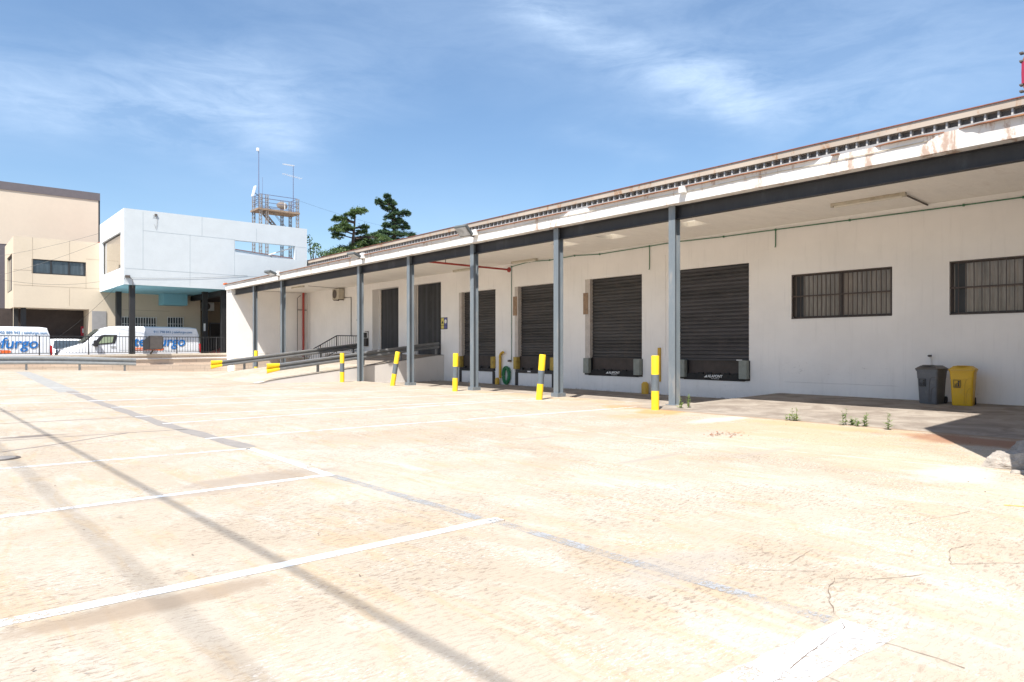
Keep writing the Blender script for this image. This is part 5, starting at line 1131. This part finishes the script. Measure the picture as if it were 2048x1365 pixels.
# ------------------------------------------------------------------ overhead cables
def cable(lab, p, q, sag, r_, name='cable'):
    p = Vector(p); q = Vector(q); pts = [p.lerp(q, i/14)-Vector((0, 0, sag*4*(i/14)*(1-i/14))) for i in range(15)]
    o = MB().tube(pts, r_, 6).build(name, m_black); tag(o, lab, 'cable', 'overhead cables')
def P3(px_, py_, Y_): a = PY(px_, py_, Y_); return (a[0], Y_, a[1])
cable('thin cable from the upper part of the blue wall down to the left', P3(313, 430, BY-.05), P3(-60, 522, 49), .3, .008)
cable('second thin cable from the blue wall crossing the beige building', P3(313, 433, BY-.05), P3(-60, 565, 49), .4, .008)
cable('cable from the corner column of the blue building to the left', P3(258, 552, BY-.05), P3(-60, 545, 48), .6, .008)
cable('low cable from the blue building corner to the dark recess', P3(250, 556, BY-.08), P3(120, 672, 52), .2, .008)
cable('cable lying along the lower part of the blue wall', P3(250, 556, BY-.03), P3(495, 551, BY-.03), .10, .006)
cable('faint distant cable right of the tower', P3(598, 402, 71), P3(1050, 470, 90), 2.0, .008)
t = thing('cable_anchor', 'small cable bracket with dangling wire on the blue wall', 'bracket', P3(312, 430, BY-.05)); a_ = P3(312, 430, BY-.05)
MB().box(a_[0]-.07, a_[0]+.07, BY-.07, BY-.002, a_[2]-.05, a_[2]+.05).build('bracket', m_iron, t); MB().tube([(a_[0]+.05, BY-.04, a_[2]), (a_[0]+.07, BY-.03, a_[2]-.5), (a_[0], BY-.03, a_[2]-.85), (a_[0]-.08, BY-.03, a_[2]-.6)], .007, 5).build('wire', m_iron, t)
t = thing('cable_anchor', 'cable bracket with insulators on the lower corner of the blue building', 'bracket', P3(256, 553, BY-.05)); a_ = P3(256, 553, BY-.05)
MB().box(a_[0]-.15, a_[0]+.1, BY-.14, BY-.002, a_[2]-.05, a_[2]+.06).build('bracket', m_iron, t); MB().tube([(a_[0], BY-.08, a_[2]), (a_[0]+.25, BY-.1, a_[2]-.2), (a_[0]+.25, BY-.1, a_[2]-.7)], .015, 5).build('wire', m_iron, t)
# cables over the yard on the left, whose shadows cross the concrete
sh = lambda x, y, h: (x-h/1.84, y-.6*h/1.84, h)
cable('thick overhead cable above the left of the yard', sh(2.08, -1.0, 9.5), sh(1.22, 26, 9.5), .0, .023)
cable('thinner overhead cable above the left of the yard', sh(1.25, -1.0, 16), sh(.80, 14, 16), .0, .019)

# ------------------------------------------------------------------ stones, weeds, manhole, litter
def stone(lab, x, y, lx, ly, h, seed, rzr):
    from mathutils import noise as ns
    rnd = random.Random(seed); bm = bmesh.new()
    pts = []
    for _ in range(46):
        a, b, c_ = rnd.uniform(-1, 1), rnd.uniform(-1, 1), rnd.uniform(0, 1)
        k_ = max(abs(a), abs(b)); a, b = (a/k_, b/k_) if rnd.random() < .7 else (a, b)
        tp = 1-.30*c_*c_; hh = h*c_*(1-.22*max(0, b))*(1+.10*ns.noise(Vector((a*2+seed, b*2, 0))))
        pts.append((a*lx/2*tp, b*ly/2*tp, hh))
    pts += [(sx_*lx/2, sy_*ly/2, 0) for sx_ in (-1, 1) for sy_ in (-1, 1)]+[(sx_*lx*.36, sy_*ly*.40, h*rnd.uniform(.85, 1.05)*(1-.15*sy_)) for sx_ in (-1, 1) for sy_ in (-.6, 1)]
    for p in pts: bm.verts.new(p)
    bmesh.ops.convex_hull(bm, input=bm.verts[:]); bmesh.ops.delete(bm, geom=[v for v in bm.verts if not v.link_faces], context='VERTS')
    bmesh.ops.triangulate(bm, faces=bm.faces[:]); bmesh.ops.subdivide_edges(bm, edges=bm.edges[:], cuts=4, use_grid_fill=True)
    for v in bm.verts:
        n_ = ns.noise(v.co*9+Vector((seed, 0, 0)))*.035+ns.noise(v.co*28+Vector((seed, 0, 0)))*.014; v.co += v.co.normalized()*n_*(1 if v.co.z > .005 else .2)
    bm.normal_update(); me = bpy.data.meshes.new('concrete_block'); bm.to_mesh(me); bm.free(); me.materials.append(m_stone)
    o = bpy.data.objects.new('concrete_block', me); COL.objects.link(o); o.location = (x, y, hz(x, y)-.01); o.rotation_euler = (0, 0, rzr); tag(o, lab, 'concrete block', 'broken concrete blocks at the right edge')
stone('broken concrete block lit at its left end, nearest of the pile', 10.36, 2.50, .36, .80, .22, 1, 0); stone('broken concrete block in the shade behind the nearest one', 11.75, 2.60, .45, .75, .25, 4, R(5))
stone('small grey concrete block at the back of the pile', 13.3, 2.75, .3, .5, .26, 7, 0); stone('flat stone chip in front of the broken blocks', 9.98, 2.40, .12, .26, .05, 9, R(20))
def weed(lab, x, y, h, n, seed):
    rnd = random.Random(seed); t = thing('weed', lab, 'weed', (x, y, hz(x, y)), group='weeds in the slab joint')
    st_ = MB(); lf = MB()
    for k in range(n):
        bx_, by_ = rnd.uniform(-.06, .06)*n/2, rnd.uniform(-.06, .06)*n/2; hh = h*rnd.uniform(.6, 1); lx_ = rnd.uniform(-.06, .06)
        st_.tube([(bx_, by_, 0), (bx_+lx_*.5, by_, hh*.5), (bx_+lx_, by_, hh)], [.005, .004, .002], 5)
        for j in range(int(10+hh*40)):
            f_ = rnd.uniform(.02, 1); a = rnd.uniform(0, 6.28); L_ = rnd.uniform(.045, .10)*(1.4-f_*.8); p = Vector((bx_+lx_*f_, by_, hh*f_)); dv = Vector((math.cos(a), math.sin(a), rnd.uniform(.1, .7))).normalized()*L_; sv = Vector((-math.sin(a), math.cos(a), 0))*L_*.22
            lf.add([p, p+dv*.5+sv, p+dv, p+dv*.5-sv], [(0, 1, 2, 3)])
    st_.build('stem', m_weed, t, local=True); lf.build('leaves', m_weed, t, local=True)
for px_, py_, h, n, lab in ((1362, 818, .30, 2, 'small weed at the foot of the nearest column'), (1375, 817, .42, 2, 'taller weed just right of the nearest column foot'), (1577, 841, .16, 3, 'low weed tuft leftmost along the slab joint'), (1590, 842, .28, 2, 'branching weed beside the low tuft in the slab joint'),
                            (1683, 850, .32, 2, 'slender upright weed midway along the slab joint'), (1712, 853, .18, 5, 'wide low clump of weeds in the slab joint'), (1728, 853, .26, 2, 'weed at the right end of the low clump'), (1779, 860, .48, 2, 'tallest weed with a leafy base near the shadow corner')):
    x, y = G(px_, py_); weed(lab, x, y, h, n, px_)
x, y = G(2, 918); t = thing('manhole_cover', 'round iron manhole cover at the left edge of the yard', 'manhole cover', (x, y, hz(x, y)))
MB().tube([(0, 0, -.02), (0, 0, .008)], .22, 28).build('rim', m_iron, t, local=True); MB().tube([(0, 0, .008), (0, 0, .014)], .17, 24).build('lid', m_tar, t, local=True)
rnd = random.Random(2); s = MB()
def chip(x, y, sz):
    z = hz(x, y)+.007; a = rnd.uniform(0, 6.28); q = [(x+sz*math.cos(a+k*1.57)*(1 if k % 2 else .45), y+sz*math.sin(a+k*1.57)*(1 if k % 2 else .45), z+rnd.uniform(0, .012)) for k in range(4)]; s.add(q, [(0, 1, 2, 3)])
for _ in range(60): c_ = G(1450+rnd.gauss(0, 22), 869+rnd.gauss(0, 3)); chip(*c_, rnd.uniform(.015, .04))
o = s.build('dry_leaves', m_dry); o['kind'] = 'stuff'
s = MB()
for _ in range(150): x, y = rnd.uniform(.5, 13), rnd.uniform(1.5, 14); chip(x, y, rnd.uniform(.006, .018))
for p in ((66, 1344), (170, 1348), (1970, 959), (1483, 854), (1062, 917), (1693, 1222)): chip(*G(*p), .013)
o = s.build('litter', m_crackfill); o['kind'] = 'stuff'
